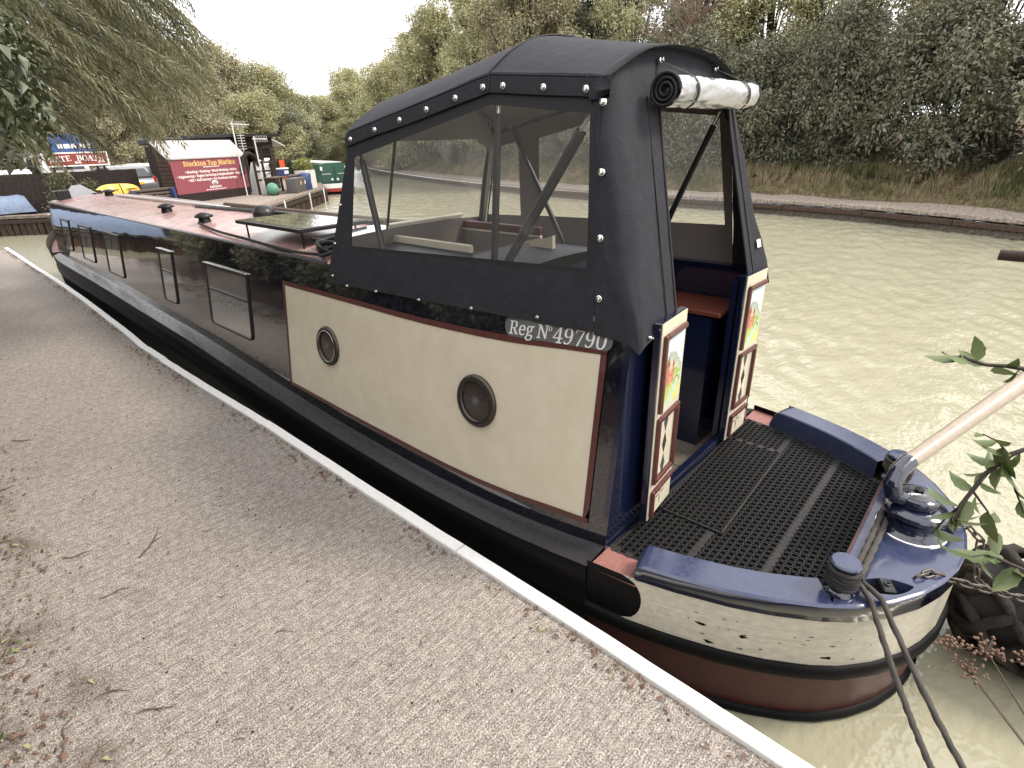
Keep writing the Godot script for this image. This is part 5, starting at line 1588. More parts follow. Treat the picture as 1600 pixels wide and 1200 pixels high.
# ================================================================ plants close to the camera
func sprig(parent: Node, stem: Array, r0: float, leaves: Array, rs: int):
	# stem polyline and leaves [position, direction, length, width]
	var r := RandomNumberGenerator.new(); r.seed = rs
	var g := G.new()
	var rr := []
	for i in stem.size(): rr.append(lerpf(r0, r0 * 0.45, float(i) / (stem.size() - 1)))
	g.tube(stem, rr, 6)
	obj("stem", g, mats.stem_dark, parent)
	for l in leaves:
		var st := SurfaceTool.new(); st.begin(Mesh.PRIMITIVE_TRIANGLES); st.set_smooth_group(0)
		fine_leaf(st, l[2], l[3], r)
		st.generate_normals()
		var d: Vector3 = l[1].normalized()
		var nrm := (Vector3.UP + rdir(r) * 0.55).normalized()
		var sd := d.cross(nrm).normalized()
		obj("leaf", st.commit(), mats.leaf_near, parent, Transform3D(Basis(sd, sd.cross(d) * -1.0, d), l[0]))
func fine_leaf(st: SurfaceTool, l: float, w: float, r: RandomNumberGenerator):
	var base := Color(0.09, 0.13, 0.045).lerp(Color(0.19, 0.23, 0.10), r.randf()) * r.randf_range(0.8, 1.2)
	var n := 8; var curl := r.randf_range(0.1, 0.35); var rows := []
	for i in n + 1:
		var t := float(i) / n
		var hw := w * 0.5 * pow(sin(PI * pow(t, 0.8)), 0.8) * (1.0 + (0.07 if i % 2 == 0 else -0.05))
		if i == 0 or i == n: hw = 0.0006
		var y := -curl * l * t * t
		rows.append([Vector3(-hw, y + hw * 0.3, t * l), Vector3(0, y, t * l), Vector3(hw, y + hw * 0.3, t * l)])
	for i in n:
		for s in 2:
			var a: Vector3 = rows[i][s]; var b: Vector3 = rows[i][s + 1]; var c: Vector3 = rows[i + 1][s + 1]; var d: Vector3 = rows[i + 1][s]
			st.set_color(base * (1.0 if s == 0 else 0.93))
			for v in [a, d, c, a, c, b]: st.add_vertex(v)
func make_near_plants():
	var r := RandomNumberGenerator.new(); r.seed = 818
	# shrub on the kerb just outside the right of the view, sprays reaching in
	var sh := thing("leafy_shrub", "arching green-leaved shrub sprays reaching in front of the tiller", "shrub", Vector3(-1.42, PATH_Y, 1.95))
	var O := Vector3(-1.42, PATH_Y, 1.95)
	var up := [Vector3(-1.60, 1.60, 1.65), Vector3(-1.68, 2.02, 1.34), Vector3(-1.722, 2.14, 1.152), Vector3(-1.721, 2.139, 1.133), Vector3(-1.722, 2.136, 1.113), Vector3(-1.721, 2.139, 1.093), Vector3(-1.72, 2.143, 1.082)]
	var low := [Vector3(-1.60, 1.45, 1.60), Vector3(-1.70, 1.88, 1.32), Vector3(-1.756, 2.052, 1.19), Vector3(-1.764, 2.033, 1.169), Vector3(-1.777, 2.001, 1.151), Vector3(-1.801, 1.954, 1.137), Vector3(-1.812, 1.936, 1.137)]
	var mid := [Vector3(-1.58, 1.30, 1.62), Vector3(-1.66, 1.68, 1.40), Vector3(-1.70, 1.82, 1.27), Vector3(-1.735, 1.85, 1.20)]
	var lf := func(pts: Array, n: int, from: int, l: float) -> Array:
		var out := []
		for i in n:
			var f := lerpf(from, pts.size() - 1.001, (i + 0.5) / n)
			var p: Vector3 = (pts[int(f)] as Vector3).lerp(pts[int(f) + 1], f - int(f))
			var t: Vector3 = (pts[int(f) + 1] - pts[int(f)]).normalized()
			var sdv := t.cross(Vector3(0.8, 0.5, 0.2)).normalized() * (1.0 if i % 2 == 0 else -1.0)
			var ln := l * r.randf_range(0.55, 1.15)
			out.append([p - O, t * r.randf_range(-0.2, 0.8) + sdv * r.randf_range(0.2, 1.0) + rdir(r) * 0.6 + Vector3(0, r.randf_range(-0.8, 0.1), 0), ln, ln * r.randf_range(0.46, 0.66)])
		return out
	var rel := func(a: Array) -> Array: return a.map(func(p): return p - O)
	sprig(sh, rel.call([Vector3(-1.42, PATH_Y, 1.95)] + up), 0.0045, lf.call(up, 7, 2, 0.042), 1)
	sprig(sh, rel.call([Vector3(-1.42, PATH_Y, 1.95)] + low), 0.005, lf.call(low, 15, 2, 0.044), 2)
	sprig(sh, rel.call([Vector3(-1.42, PATH_Y, 1.95)] + mid), 0.005, lf.call(mid, 9, 1, 0.048), 3)
	for e in [[Vector3(-1.77, 2.02, 1.16), Vector3(0.02, -0.085, 0.05)], [Vector3(-1.79, 1.975, 1.145), Vector3(0.03, -0.075, 0.045)], [Vector3(-1.765, 2.03, 1.168), Vector3(-0.03, 0.035, -0.035)], [Vector3(-1.80, 1.955, 1.138), Vector3(0.0, -0.06, -0.02)], [Vector3(-1.735, 1.85, 1.20), Vector3(-0.05, 0.02, -0.03)]]:
		var tw := [e[0], e[0] + e[1] * 0.5 + Vector3(0, 0.006, 0), e[0] + e[1]]
		sprig(sh, rel.call(tw), 0.0018, lf.call(tw, 5, 0, 0.042), 20 + int(e[0].y * 1000))
	# brown seed heads
	var sd := thing("seed_heads", "dead brown seed heads on thin stems over the water beside the fender", "plant", Vector3(-1.40, PATH_Y, 1.90))
	O = Vector3(-1.40, PATH_Y, 1.90)
	for e in [Vector3(-1.528, 1.481, 1.216), Vector3(-1.511, 1.497, 1.262), Vector3(-1.548, 1.458, 1.25), Vector3(-1.51, 1.512, 1.325)]:
		var g := G.new()
		g.tube([Vector3.ZERO, Vector3(-0.06, 0.7, -0.35), e - O], [0.004, 0.003, 0.0015], 5)
		var hg := G.new()
		for k in 36:
			var dv := rdir(r); dv.y = absf(dv.y) * 0.8; var q: Vector3 = e - O + dv * r.randf_range(0.012, 0.034)
			g.tube([e - O, q], [0.0008, 0.0005], 3, false)
			hg.lathe([[0.0, -0.003], [0.0035, 0.0], [0.002, 0.003], [0.0, 0.004]], Transform3D(Basis(rdir(r), r.randf() * 3.0), q), 5)
		obj("stem", g, mats.twig, sd)
		obj("seed_head", hg, mat("seed", 0.20, 0.125, 0.085, 0.9), sd)
	# weathered pole end above the water
	var po := thing("wooden_pole", "weathered brown pole end sticking out level above the water", "pole", Vector3(-0.50, PATH_Y, 1.95))
	var g2 := G.new(); g2.tube([Vector3(0, 1.686, -0.88), Vector3(0, 1.684, -0.55), Vector3(0, 1.67, 0.12)], [0.0155, 0.017, 0.019], 14); obj("pole", g2, mats.brown_wood, po)
	g2 = G.new(); g2.tube([Vector3(0.02, 1.72, 0.1), Vector3(0.02, -0.9, 0.12)], 0.045, 12); obj("post", g2, mats.brown_wood, po)
	# dark broad leaves overhanging from the left
	var sa := thing("sallow_branch_tree", "dark broad-leaved sallow overhanging the path edge at head height", "tree", Vector3(-4.3, 0.55, -3.3))
	O = Vector3(-4.3, 0.55, -3.3)
	var tg := G.new(); tg.tube([Vector3(0, -0.2, 0), Vector3(0.2, 1.2, 0.1), Vector3(0.5, 2.4, 0.1), Vector3(0.7, 3.2, -0.1)], [0.10, 0.08, 0.055, 0.03], 8)
	var xf := [[], []]; var cs := [[], []]
	for i in 64:
		var ez := r.randf_range(-5.2, -2.3)
		var xm := -2.67 + (1.1 - ez) * lerpf(0.13, 0.175, r.randf())
		var e := Vector3(lerpf(xm - 0.75, xm, sqrt(r.randf())), 0, ez)
		var rg := Vector2(e.x + 2.67, e.z - 1.1).length()
		e.y = 2.44 + rg * r.randf_range(0.05, 0.17)
		var s := e + Vector3(-0.9, r.randf_range(0.1, 0.5), r.randf_range(-0.3, 0.3))
		var pts := []
		for q in 8: pts.append(s.lerp(e, q / 7.0) + Vector3(0, 0.10 * sin(PI * q / 7.0), 0))
		tg.tube(pts.map(func(p): return p - O), 0.004, 4, false)
		if i % 4 == 0: tg.tube([Vector3(0.5, 2.3, 0.1), s - O], [0.025, 0.005], 5, false)
		for q in range(1, 8):
			for rep in 2:
				var dv: Vector3 = (pts[q] - pts[q - 1]).normalized()
				dv = (dv + rdir(r) * 0.5 + Vector3(0, -0.35, 0)).normalized()
				var xx := dv.cross(Vector3.UP).normalized()
				var bs := Basis(xx, dv.cross(xx) * -1.0, dv) * Basis(Vector3(0, 0, 1), r.randf_range(-1.2, 1.2))
				xf[(q + rep) % 2].append(Transform3D(bs.scaled(Vector3.ONE * r.randf_range(0.7, 1.1)), pts[q] - O))
				cs[(q + rep) % 2].append(Color(0.055, 0.068, 0.03).lerp(Color(0.12, 0.13, 0.075), pow(r.randf(), 2.0)))
	obj("trunk", tg, mats.bark, sa)
	obj("crown", bake([leaf_meshes.broad0, leaf_meshes.broad1], xf, cs), mats.leaf_near, sa)
	# sprigs of bramble creeping in from the verge
	for i in 9:
		var z := lerpf(-0.6, -6.0, i / 8.0) + r.randf_range(-0.25, 0.25)
		var x := -2.98 + 0.045 * maxf(0.0, -z - 2.0) + r.randf_range(-0.12, 0.06)
		var br := thing("bramble_sprig", "pale green bramble sprig trailing onto the concrete from the verge", "plant", Vector3(x - 0.35, PATH_Y, z), 0.0, "bramble sprigs along the verge")
		for k in 3:
			var a := r.randf_range(-0.8, 0.8); var ln := r.randf_range(0.25, 0.5)
			var e := Vector3(cos(a) * ln, r.randf_range(0.03, 0.12), sin(a) * ln)
			var st := [Vector3.ZERO, e * 0.5 + Vector3(0, 0.07, 0), e]
			var lv := []
			for q in 8:
				var f := (q + 1) / 8.0
				var p: Vector3 = (st[0] as Vector3).lerp(st[1], f).lerp((st[1] as Vector3).lerp(st[2], f), f)
				lv.append([p, Vector3(r.randf_range(-1, 1), r.randf_range(-0.1, 0.5), r.randf_range(-1, 1)), r.randf_range(0.025, 0.05), r.randf_range(0.014, 0.028)])
			sprig(br, st, 0.003, lv, 40 + i * 3 + k)

# ================================================================ litter on the path
func make_litter():
	var r := RandomNumberGenerator.new(); r.seed = 333
	var xf := []; var cs := []
	for i in 6500:
		var z := 0.0; var x := 0.0
		var m := r.randf()
		if m < 0.25:
			z = r.randf_range(-17.0, 2.5); x = kerb_x(z) - 0.04 - 0.05 * absf(r.randfn(0, 1.0))
			if sin(z * 5.1) + sin(z * 2.3 + 1.0) < r.randf_range(-1.6, 0.9): continue
		elif m < 0.965:
			z = r.randf_range(-12.0, 2.0); x = -3.10 + 0.035 * maxf(0.0, -z - 1.0) + 0.14 * r.randfn(0, 1.0)
		else:
			z = r.randf_range(-9.0, 2.5); x = r.randf_range(-3.0, -1.3)
		var s := r.randf_range(0.35, 0.9) * (0.6 if m >= 0.965 else 1.0)
		xf.append(Transform3D((Basis(Vector3.UP, r.randf() * TAU) * Basis(Vector3(1, 0, 0), r.randfn(0, 0.35)) * Basis(Vector3(0, 0, 1), r.randfn(0, 0.4))).scaled(Vector3.ONE * s), Vector3(x, PATH_Y + 0.005 + 0.008 * r.randf(), z)))
		var f := r.randf()
		cs.append(Color(0.10, 0.062, 0.045).lerp(Color(0.21, 0.125, 0.085), f) if f < 0.85 else Color(0.26, 0.27, 0.13))
	var o := scatter("leaf_litter", leaf_meshes.single, mats.dead_leaf, xf, cs)
	o.set_meta("kind", "stuff"); tag(o, "brown fallen leaves gathered along the kerb and the verge", "leaf litter")
	# crumbs: seeds and dark bits
	var sg := G.new(true); sg.lathe([[0.0, -0.004], [0.005, -0.002], [0.006, 0.002], [0.0, 0.005]], Transform3D.IDENTITY, 6)
	xf = []; cs = []
	for i in 420:
		xf.append(Transform3D(Basis(rdir(r), r.randf() * 3.0).scaled(Vector3.ONE * r.randf_range(0.25, 1.0)), Vector3(r.randf_range(-3.1, -1.28), PATH_Y + 0.003, r.randf_range(-7.0, 2.4))))
		cs.append(Color(0.03, 0.025, 0.02) if r.randf() < 0.75 else Color(0.45, 0.42, 0.38))
	o = scatter("path_grit", sg.mesh(), mats.dead_leaf, xf, cs)
	o.set_meta("kind", "stuff"); tag(o, "dark seeds and grit scattered over the concrete towpath", "grit")
	# twigs one can count
	var tl := [[Vector2(-2.33, -2.15), 0.9, 0.24, true], [Vector2(-2.62, -2.35), -0.5, 0.14, false], [Vector2(-2.56, -1.85), -0.35, 0.13, false], [Vector2(-1.70, -0.42), 0.25, 0.085, false], [Vector2(-2.10, -0.95), -0.6, 0.08, false], [Vector2(-2.83, -4.3), 0.3, 0.16, false], [Vector2(-2.6, -4.35), -0.7, 0.15, true], [Vector2(-2.85, -3.55), -0.2, 0.22, false], [Vector2(-2.9, -1.15), 1.0, 0.14, true], [Vector2(-2.83, -0.95), 0.5, 0.12, false], [Vector2(-2.72, -1.2), -0.45, 0.13, false], [Vector2(-2.62, -0.98), -0.4, 0.15, false], [Vector2(-2.2, -1.4), -0.3, 0.06, false], [Vector2(-2.05, -2.0), -0.5, 0.06, false], [Vector2(-2.4, -3.0), 0.6, 0.05, false], [Vector2(-1.98, -0.55), -0.1, 0.05, false], [Vector2(-2.45, -0.6), -0.6, 0.05, false], [Vector2(-1.62, -1.3), 0.2, 0.05, false]]
	for i in tl.size():
		var e = tl[i]
		var a: float = e[1]; var l: float = e[2]
		var d := Vector3(cos(a), 0, -sin(a)); var b := Vector3(-d.z, 0, d.x)
		var c := Vector3(e[0].x, PATH_Y + 0.007, e[0].y)
		var g := G.new(); var pts := []
		for k in 7:
			var t := k / 6.0 - 0.5
			pts.append(d * l * t + b * l * (0.10 * cos(t * 5.0 + i) + (0.25 * absf(t) if e[3] else 0.0)) + Vector3(0, 0.003 * sin(k * 2.0), 0))
		var w := clampf(l * 0.024, 0.0022, 0.0055)
		g.tube(pts, [w * 0.7, w, w, w * 0.9, w * 0.8, w * 0.6, w * 0.35], 6)
		if l > 0.11: g.tube([pts[3], pts[3] + (d + b * 0.9) * l * 0.2 + Vector3(0, 0.006, 0)], [w * 0.6, w * 0.25], 5)
		var kinds := ["short thin dark twig lying on the concrete towpath", "slim brown twig lying on the concrete towpath", "forked pale bent twig lying on the concrete towpath"]
		var ki := 2 if e[3] else (1 if l > 0.1 else 0)
		tag(obj("fallen_twig", g, mats.wood_grey if e[3] else mats.twig, null, Transform3D(Basis.IDENTITY, c)), kinds[ki], "twig", "%s fallen twigs" % ["short", "slim", "forked"][ki])

# ================================================================ marina beyond the bow
const QY := 0.6
var QUAY := [Vector2(-60, -27.5), Vector2(-8, -26.4), Vector2(-0.3, -25.5), Vector2(1.0, -24.3), Vector2(2.6, -19.6), Vector2(4.2, -17.9), Vector2(5.6, -18.5), Vector2(8.1, -21.3), Vector2(12.1, -25.6), Vector2(14.2, -29.8), Vector2(18.5, -38.5), Vector2(23.0, -48.0)]
func make_marina():
	var g: G
	# ground
	var poly := PackedVector2Array(QUAY); poly.append(Vector2(40, -90)); poly.append(Vector2(120, -300)); poly.append(Vector2(-120, -300)); poly.append(Vector2(-120, -30))
	g = G.new(true)
	var ix := Geometry2D.triangulate_polygon(poly)
	for i in range(0, ix.size(), 3):
		var v := []
		for k in 3: v.append(Vector3(poly[ix[i + k]].x, QY, poly[ix[i + k]].y))
		g.tri(v[0], v[1], v[2])
	struct("marina_ground", g, mats.gravel)
	# quay edge: coping boards and close piles
	var q := thing("quay_edge", "marina quay edge of brown timber piles under a pale coping", "quay")
	g = G.new(true); var gp := G.new(true); var gw := G.new(true)
	for i in range(1, QUAY.size() - 2):
		var a: Vector2 = QUAY[i]; var b: Vector2 = QUAY[i + 1]
		var d := (b - a).normalized(); var n := Vector2(-d.y, d.x); var L := a.distance_to(b); var m := (a + b) * 0.5
		g.box(Vector3(m.x, QY + 0.01, m.y), Vector3(L, 0.09, 0.5), Basis(Vector3.UP, -d.angle()))
		var mw := m + n * 0.30
		gw.box(Vector3(mw.x, QY - 0.13, mw.y), Vector3(L, 0.12, 0.07), Basis(Vector3.UP, -d.angle()))
		var k := 0.0
		while k < L:
			var p := a + d * (k + 0.1) + n * (0.22 + 0.02 * sin(k * 7.0))
			gp.box(Vector3(p.x, 0.1, p.y), Vector3(0.17, 0.8, 0.09), Basis(Vector3.UP, -d.angle())); k += 0.21
	obj("coping", g, mats.coping, q)
	obj("wale", gw, mats.brown_wood, q)
	var pl := obj("piles", gp, mats.pile_wood, q); pl.set_meta("kind", "stuff")
	for e in [[0.55, -24.55], [7.1, -20.25], [9.6, -22.95], [11.4, -24.9]]:
		g = G.new(); g.lathe([[0.032, -0.8], [0.032, 0.05], [0.02, 0.08], [0.0, 0.08]], Transform3D(Basis.IDENTITY, Vector3(e[0] + 0.28, QY, e[1] + 0.28)), 10)
		tag(obj("mooring_post", g, mats.pale_grey), "pale mooring post standing against the marina quay", "post", "mooring posts on the quay")
	# shed with the burgundy board
	var A := Vector3(5.05, QY, -24.18)
	var th := 0.462
	var sh := thing("marina_shed", "brown timber shed with grey felt roof behind the burgundy marina board", "shed", A, th)
	# local x along the front, z towards the camera
	var W := 4.06; var D := 0.55; var H := 1.66
	g = G.new(true)
	g.box(Vector3(W * 0.5, H * 0.5, -D * 0.5), Vector3(W - 0.06, H, D - 0.06)); obj("wall", g, mats.brown_wood, sh)
	g = G.new(true)
	for k in 11:
		g.box(Vector3(-0.01, 0.1 + k * 0.15, -D * 0.5), Vector3(0.06, 0.135, D), Basis(Vector3(0, 0, 1), 0.12), 0.01)
		g.box(Vector3(W + 0.01, 0.1 + k * 0.15, -D * 0.5), Vector3(0.06, 0.135, D), Basis(Vector3(0, 0, 1), -0.12), 0.01)
	var lap := obj("lap_boards", g, mats.pile_wood, sh); lap.set_meta("kind", "stuff")
	g = G.new(true)
	for s in [[0.10, -D - 0.04, H - 0.02, H + 0.64]]:
		var p0 := Vector3(-0.14, s[2], s[0]); var p1 := Vector3(W + 0.14, s[2], s[0]); var p2 := Vector3(W + 0.14, s[3], s[1]); var p3 := Vector3(-0.14, s[3], s[1])
		var up := Vector3(0, 0.05, 0)
		g.quad(p0 + up, p1 + up, p2 + up, p3 + up); g.quad(p0, p3, p2, p1); g.quad(p0, p1, p1 + up, p0 + up); g.quad(p0, p0 + up, p3 + up, p3); g.quad(p1, p2, p2 + up, p1 + up)
	obj("roof", g, mats.felt, sh)
	g = G.new(true)
	for xx in [0.0, W]: g.tri(Vector3(xx, H, 0), Vector3(xx, H, -D), Vector3(xx, H + 0.60, -D))
	obj("gable", g, mats.brown_wood, sh)
	g = G.new(true); g.box(Vector3(W * 0.5, 0.17, 0.02), Vector3(W, 0.34, 0.1)); obj("plinth", g, mats.dark_fence, sh)
	var sg := thing("burgundy_sign", "burgundy marina sign board with gold heading and white service list on the shed", "sign", A, th)
	g = G.new(true); g.box(Vector3(W * 0.5, 1.0, 0.045), Vector3(W, 1.31, 0.03)); obj("board", g, mats.burgundy, sg)
	var sans := SystemFont.new(); sans.font_names = PackedStringArray(["Droid Sans"]); sans.font_weight = 700
	var serif := SystemFont.new(); serif.font_names = PackedStringArray(["Droid Serif"]); serif.font_weight = 700; serif.font_italic = true
	for e in [["Stockton Top Marina", 0.27, 1.46, serif, mats.gold], ["• Blacking • Painting • Wood Working • Refits", 0.135, 1.15, sans, mats.sign_white], ["• Engineering • Engine Servicing & Replacement • Gas Safe", 0.135, 0.99, sans, mats.sign_white], ["• BSS • Hull Surveys • Pre Purchase Surveys", 0.135, 0.83, sans, mats.sign_white], ["Kateboats", 0.13, 0.52, serif, mats.sign_white]]:
		letters(e[0], e[1], 0.01, e[4], sg, Transform3D(Basis.IDENTITY, Vector3(W * 0.5, e[2] + 0.0, 0.062)), e[3])
	g = G.new()
	for k in 5:
		var a := PI * 0.1 + k * PI * 0.2
		g.lathe([[0.0, 0.0], [0.085, 0.0], [0.085, 0.008], [0.0, 0.008]], Transform3D(Basis(Vector3.RIGHT, PI / 2), Vector3(W * 0.5 + cos(a) * 0.10, 0.64 + sin(a) * 0.05, 0.062)), 12)
	obj("emblem", g, mats.sign_white, sg)
	g = G.new(true)      # two lines of print too small to read in the photograph
	for e in [[1.315, 0.85, 0.035], [0.415, 1.1, 0.03]]:
		var sx: float = -e[1] * 0.5
		while sx < e[1] * 0.5:
			var sw := 0.05 + 0.05 * absf(sin(sx * 31.0))
			g.box(Vector3(W * 0.5 + sx + sw * 0.5, e[0], 0.0625), Vector3(sw, e[2], 0.004)); sx += sw + 0.03
	obj("small_print", g, mats.sign_white, sg).set_meta("kind", "stuff")
	# dark board fence along the car park
	var F0 := Vector2(-9.0, -27.1); var F1 := Vector2(4.25, -25.75)
	var fe := thing("board_fence", "dark brown close-boarded fence along the marina car park", "fence")
	var fd := (F1 - F0).normalized(); var FL := F0.distance_to(F1)
	var bays := 6
	for b in bays:
		g = G.new(true); var k := 0.0; var bl := FL / bays
		while k < bl - 0.05:
			var p := F0 + fd * (b * bl + k + 0.07) + Vector2(-fd.y, fd.x) * 0.012 * sin(k * 40.0)
			g.box(Vector3(p.x, QY + 0.68 + 0.008 * sin(k * 13.0), p.y), Vector3(0.146, 1.36, 0.02), Basis(Vector3.UP, -fd.angle())); k += 0.14
		var bo := obj("boards", g, mats.dark_fence, fe); bo.set_meta("kind", "stuff")
		var pp := F0 + fd * (b * bl) + Vector2(-fd.y, fd.x) * 0.06
		g = G.new(true); g.box(Vector3(pp.x, QY + 0.71, pp.y), Vector3(0.1, 1.42, 0.1)); obj("post", g, mats.dark_fence, fe)
	# Kate Boats board and the blue board above it
	var ks := thing("red_sign", "red board with white border and arched white lettering above the fence", "sign", Vector3(1.65, QY, -26.85), -0.177)
	g = G.new(true); g.box(Vector3(1.0, 1.79, 0), Vector3(1.94, 0.42, 0.04)); obj("board", g, mats.sign_red, ks)
	g = G.new(true)
	for e in [[1.0, 2.02, 2.04, 0.05], [1.0, 1.56, 2.04, 0.05], [0.005, 1.79, 0.05, 0.42], [1.995, 1.79, 0.05, 0.42]]: g.box(Vector3(e[0], e[1], 0.006), Vector3(e[2], e[3], 0.05))
	obj("border", g, mats.sign_white, ks)
	g = G.new(true)
	for xx in [0.2, 1.8]: g.box(Vector3(xx, 0.78, -0.05), Vector3(0.08, 1.56, 0.06))
	obj("post", g, mats.dark_fence, ks)
	var word := "KATE BOATS"
	for i in word.length():
		if word[i] == " ": continue
		var u := (i - 4.5) / 4.5
		letters(word[i], 0.27, 0.01, mats.sign_white, ks, Transform3D(Basis(Vector3(0, 0, 1), -u * 0.16), Vector3(1.0 + u * 0.78, 1.83 - 0.06 * u * u, 0.026)), serif)
	g = G.new(); g.lathe([[0.0, 0.0], [0.05, 0.0], [0.05, 0.008], [0.0, 0.008]], Transform3D(Basis(Vector3.RIGHT, PI / 2), Vector3(0.95, 1.66, 0.022)), 10); g.lathe([[0.0, 0.0], [0.05, 0.0], [0.05, 0.008], [0.0, 0.008]], Transform3D(Basis(Vector3.RIGHT, PI / 2), Vector3(1.06, 1.66, 0.022)), 10); obj("emblem", g, mats.sign_white, ks)
	g = G.new(true)
	for k in 3: g.box(Vector3(1.68 + k * 0.08, 1.655 + 0.008 * k, 0.024), Vector3(0.045, 0.05, 0.006))
	obj("small_print", g, mats.sign_white, ks).set_meta("kind", "stuff")
	var bs := thing("blue_sign", "blue board with white lettering half hidden by leaves behind the red sign", "sign", Vector3(2.35, QY, -28.3), -0.177)
	g = G.new(true); g.box(Vector3(0.65, 2.36, 0), Vector3(1.5, 0.72, 0.04)); obj("board", g, mats.sign_blue, bs)
	g = G.new(true)
	for xx in [0.1, 1.2]: g.box(Vector3(xx, 1.0, -0.05), Vector3(0.08, 2.0, 0.06))
	obj("post", g, mats.dark_fence, bs)
	g = G.new(true)
	for e in [[0.18, 0.16], [0.40, 0.2], [0.62, 0.18], [0.92, 0.22], [1.14, 0.14]]: g.box(Vector3(e[0], 2.28, 0.024), Vector3(e[1], 0.16, 0.008), Basis(Vector3(0, 0, 1), 0.1 - e[0] * 0.1))
	obj("worn_lettering", g, mats.sign_white, bs).set_meta("kind", "stuff")
	# cars
	car("estate_car", "dark grey estate car seen from behind beside the brown shed", Vector3(4.75, QY, -27.9), 0.12, mats.car_grey, 0)
	car("white_van", "white van parked behind the fence beside the grey estate car", Vector3(2.9, QY, -30.2), 0.05, mats.car_white, 1)
	car("white_car", "white hatchback parked behind the fence under the red sign", Vector3(0.75, QY, -29.2), -0.1, mats.car_white, 0)
	car("parked_car", "white estate car with orange stripe parked at the far end of the fence", Vector3(-1.9, QY, -29.4), -0.1, mats.car_white, 0)
	car("silver_car", "pale hatchback parked beyond the shed roof", Vector3(6.6, QY, -32.2), 0.1, mats.car_white, 0)
	# blue tarpaulin over a boat on the quay
	g = G.new()
	var tn := FastNoiseLite.new(); tn.seed = 12; tn.frequency = 0.7
	g.grid(40, 12, func(u, v):
		var a: float = PI * v; var x: float = lerpf(-6.5, 0.75, u)
		var rr := 1.0 + 0.09 * tn.get_noise_2d(x * 2.0, v * 3.0)
		return Vector3(x, QY + 0.10 + 0.58 * sin(a) * rr * smoothstep(0.0, 0.03, u) * smoothstep(1.0, 0.97, u), -26.05 + 0.075 * x * 0 + 0.42 * cos(a) * rr - 0.06 * x * 0.9))
	tag(obj("blue_tarpaulin", g, mats.tarp_blue), "crumpled blue tarpaulin over a heap along the quay below the fence", "tarpaulin")
	# twin yellow plastic lids
	var ye := thing("yellow_bin", "yellow ribbed plastic bin with two rounded lids on the quay", "bin", Vector3(3.05, QY, -23.6), 0.22)
	for s in [-1.0, 1.0]:
		g = G.new()
		g.grid(10, 10, func(u, v):
			var x: float = lerpf(0.02, 0.64, u); var y: float = lerpf(0.2, 0.92 - 0.16 * pow(u, 3.0), v)
			return Vector3(s * x, y, 0.12 * sin(PI * v) + 0.05 * sin(PI * u)))
		g.grid(10, 4, func(u, v):
			var x: float = lerpf(0.02, 0.64, u)
			return Vector3(s * x, 0.92 - 0.16 * pow(u, 3.0), lerpf(0.0, -0.4, v)))
		var ld := obj("lid", g, mats.yellow, ye)
		g = G.new(true)
		for k in 3: g.box(Vector3(s * 0.34, 0.42 + k * 0.16, 0.165), Vector3(0.42, 0.025, 0.02)); 
		obj("rib", g, mats.black_plastic, ld)
	g = G.new(true); g.box(Vector3(0, 0.2, -0.15), Vector3(1.25, 0.4, 0.5), Basis.IDENTITY, 0.03); obj("body", g, mats.black_plastic, ye)
	# trailer with blue sides and plank load
	var tr := thing("plank_trailer", "low blue-sided trailer stacked with brown planks beside the shed", "trailer", Vector3(4.0, QY, -23.4), 0.1)
	for k in 4:
		g = G.new(true); g.box(Vector3(0, 0.25 + k * 0.13, -0.05 * k), Vector3(1.25, 0.07, 0.2), Basis(Vector3(0, 0, 1), 0.02 * (k % 2)), 0.01); obj("plank", g, mats.wood_grey, tr)
	for s in [-1.0, 1.0]:
		g = G.new(true); g.box(Vector3(s * 0.68, 0.38, 0), Vector3(0.08, 0.6, 0.5), Basis.IDENTITY, 0.01); obj("side_rail", g, mats.barrel_blue, tr)
	g = G.new(true); g.box(Vector3(0, 0.1, -0.1), Vector3(1.3, 0.1, 0.6)); obj("bed", g, mats.black_plastic, tr)
	for s in [-1.0, 1.0]:
		g = G.new(); g.lathe([[0.0, -0.06], [0.14, -0.06], [0.14, 0.06], [0.0, 0.06]], Transform3D(Basis(Vector3(0, 0, 1), PI / 2), Vector3(s * 0.55, 0.14, -0.1)), 14, true); obj("wheel", g, mats.black_plastic, tr)
	# dark timber hut
	var hu := thing("timber_hut", "dark timber hut with flat roof and a framed window behind the railings", "hut", Vector3(8.7, QY, -27.3), 0.42)
	g = G.new(true)
	for k in 13:
		var hy := 0.1 + k * 0.19
		if hy < 2.05:
			g.box(Vector3(0.45, hy, -0.03), Vector3(0.9, 0.18, 0.06), Basis.IDENTITY, 0.012); g.box(Vector3(2.35, hy, -0.03), Vector3(1.3, 0.18, 0.06), Basis.IDENTITY, 0.012)
		else: g.box(Vector3(1.5, hy, -0.03), Vector3(3.0, 0.18, 0.06), Basis.IDENTITY, 0.012)
		g.box(Vector3(1.5, hy, -2.37), Vector3(3.0, 0.18, 0.06), Basis.IDENTITY, 0.012)
		for xx in [0.03, 2.97]: g.box(Vector3(xx, hy, -1.2), Vector3(0.06, 0.18, 2.28), Basis.IDENTITY, 0.012)
	obj("wall", g, mats.brown_wood, hu)
	g = G.new(true); g.box(Vector3(1.5, 2.55, -1.1), Vector3(3.4, 0.14, 3.0)); obj("roof", g, mats.black_plastic, hu)
	g = G.new(true); g.box(Vector3(3.6, 2.25, -1.0), Vector3(1.2, 0.05, 1.6), Basis(Vector3(0, 0, 1), -0.35)); obj("awning", g, mats.pale_grey, hu)
	g = G.new(true)
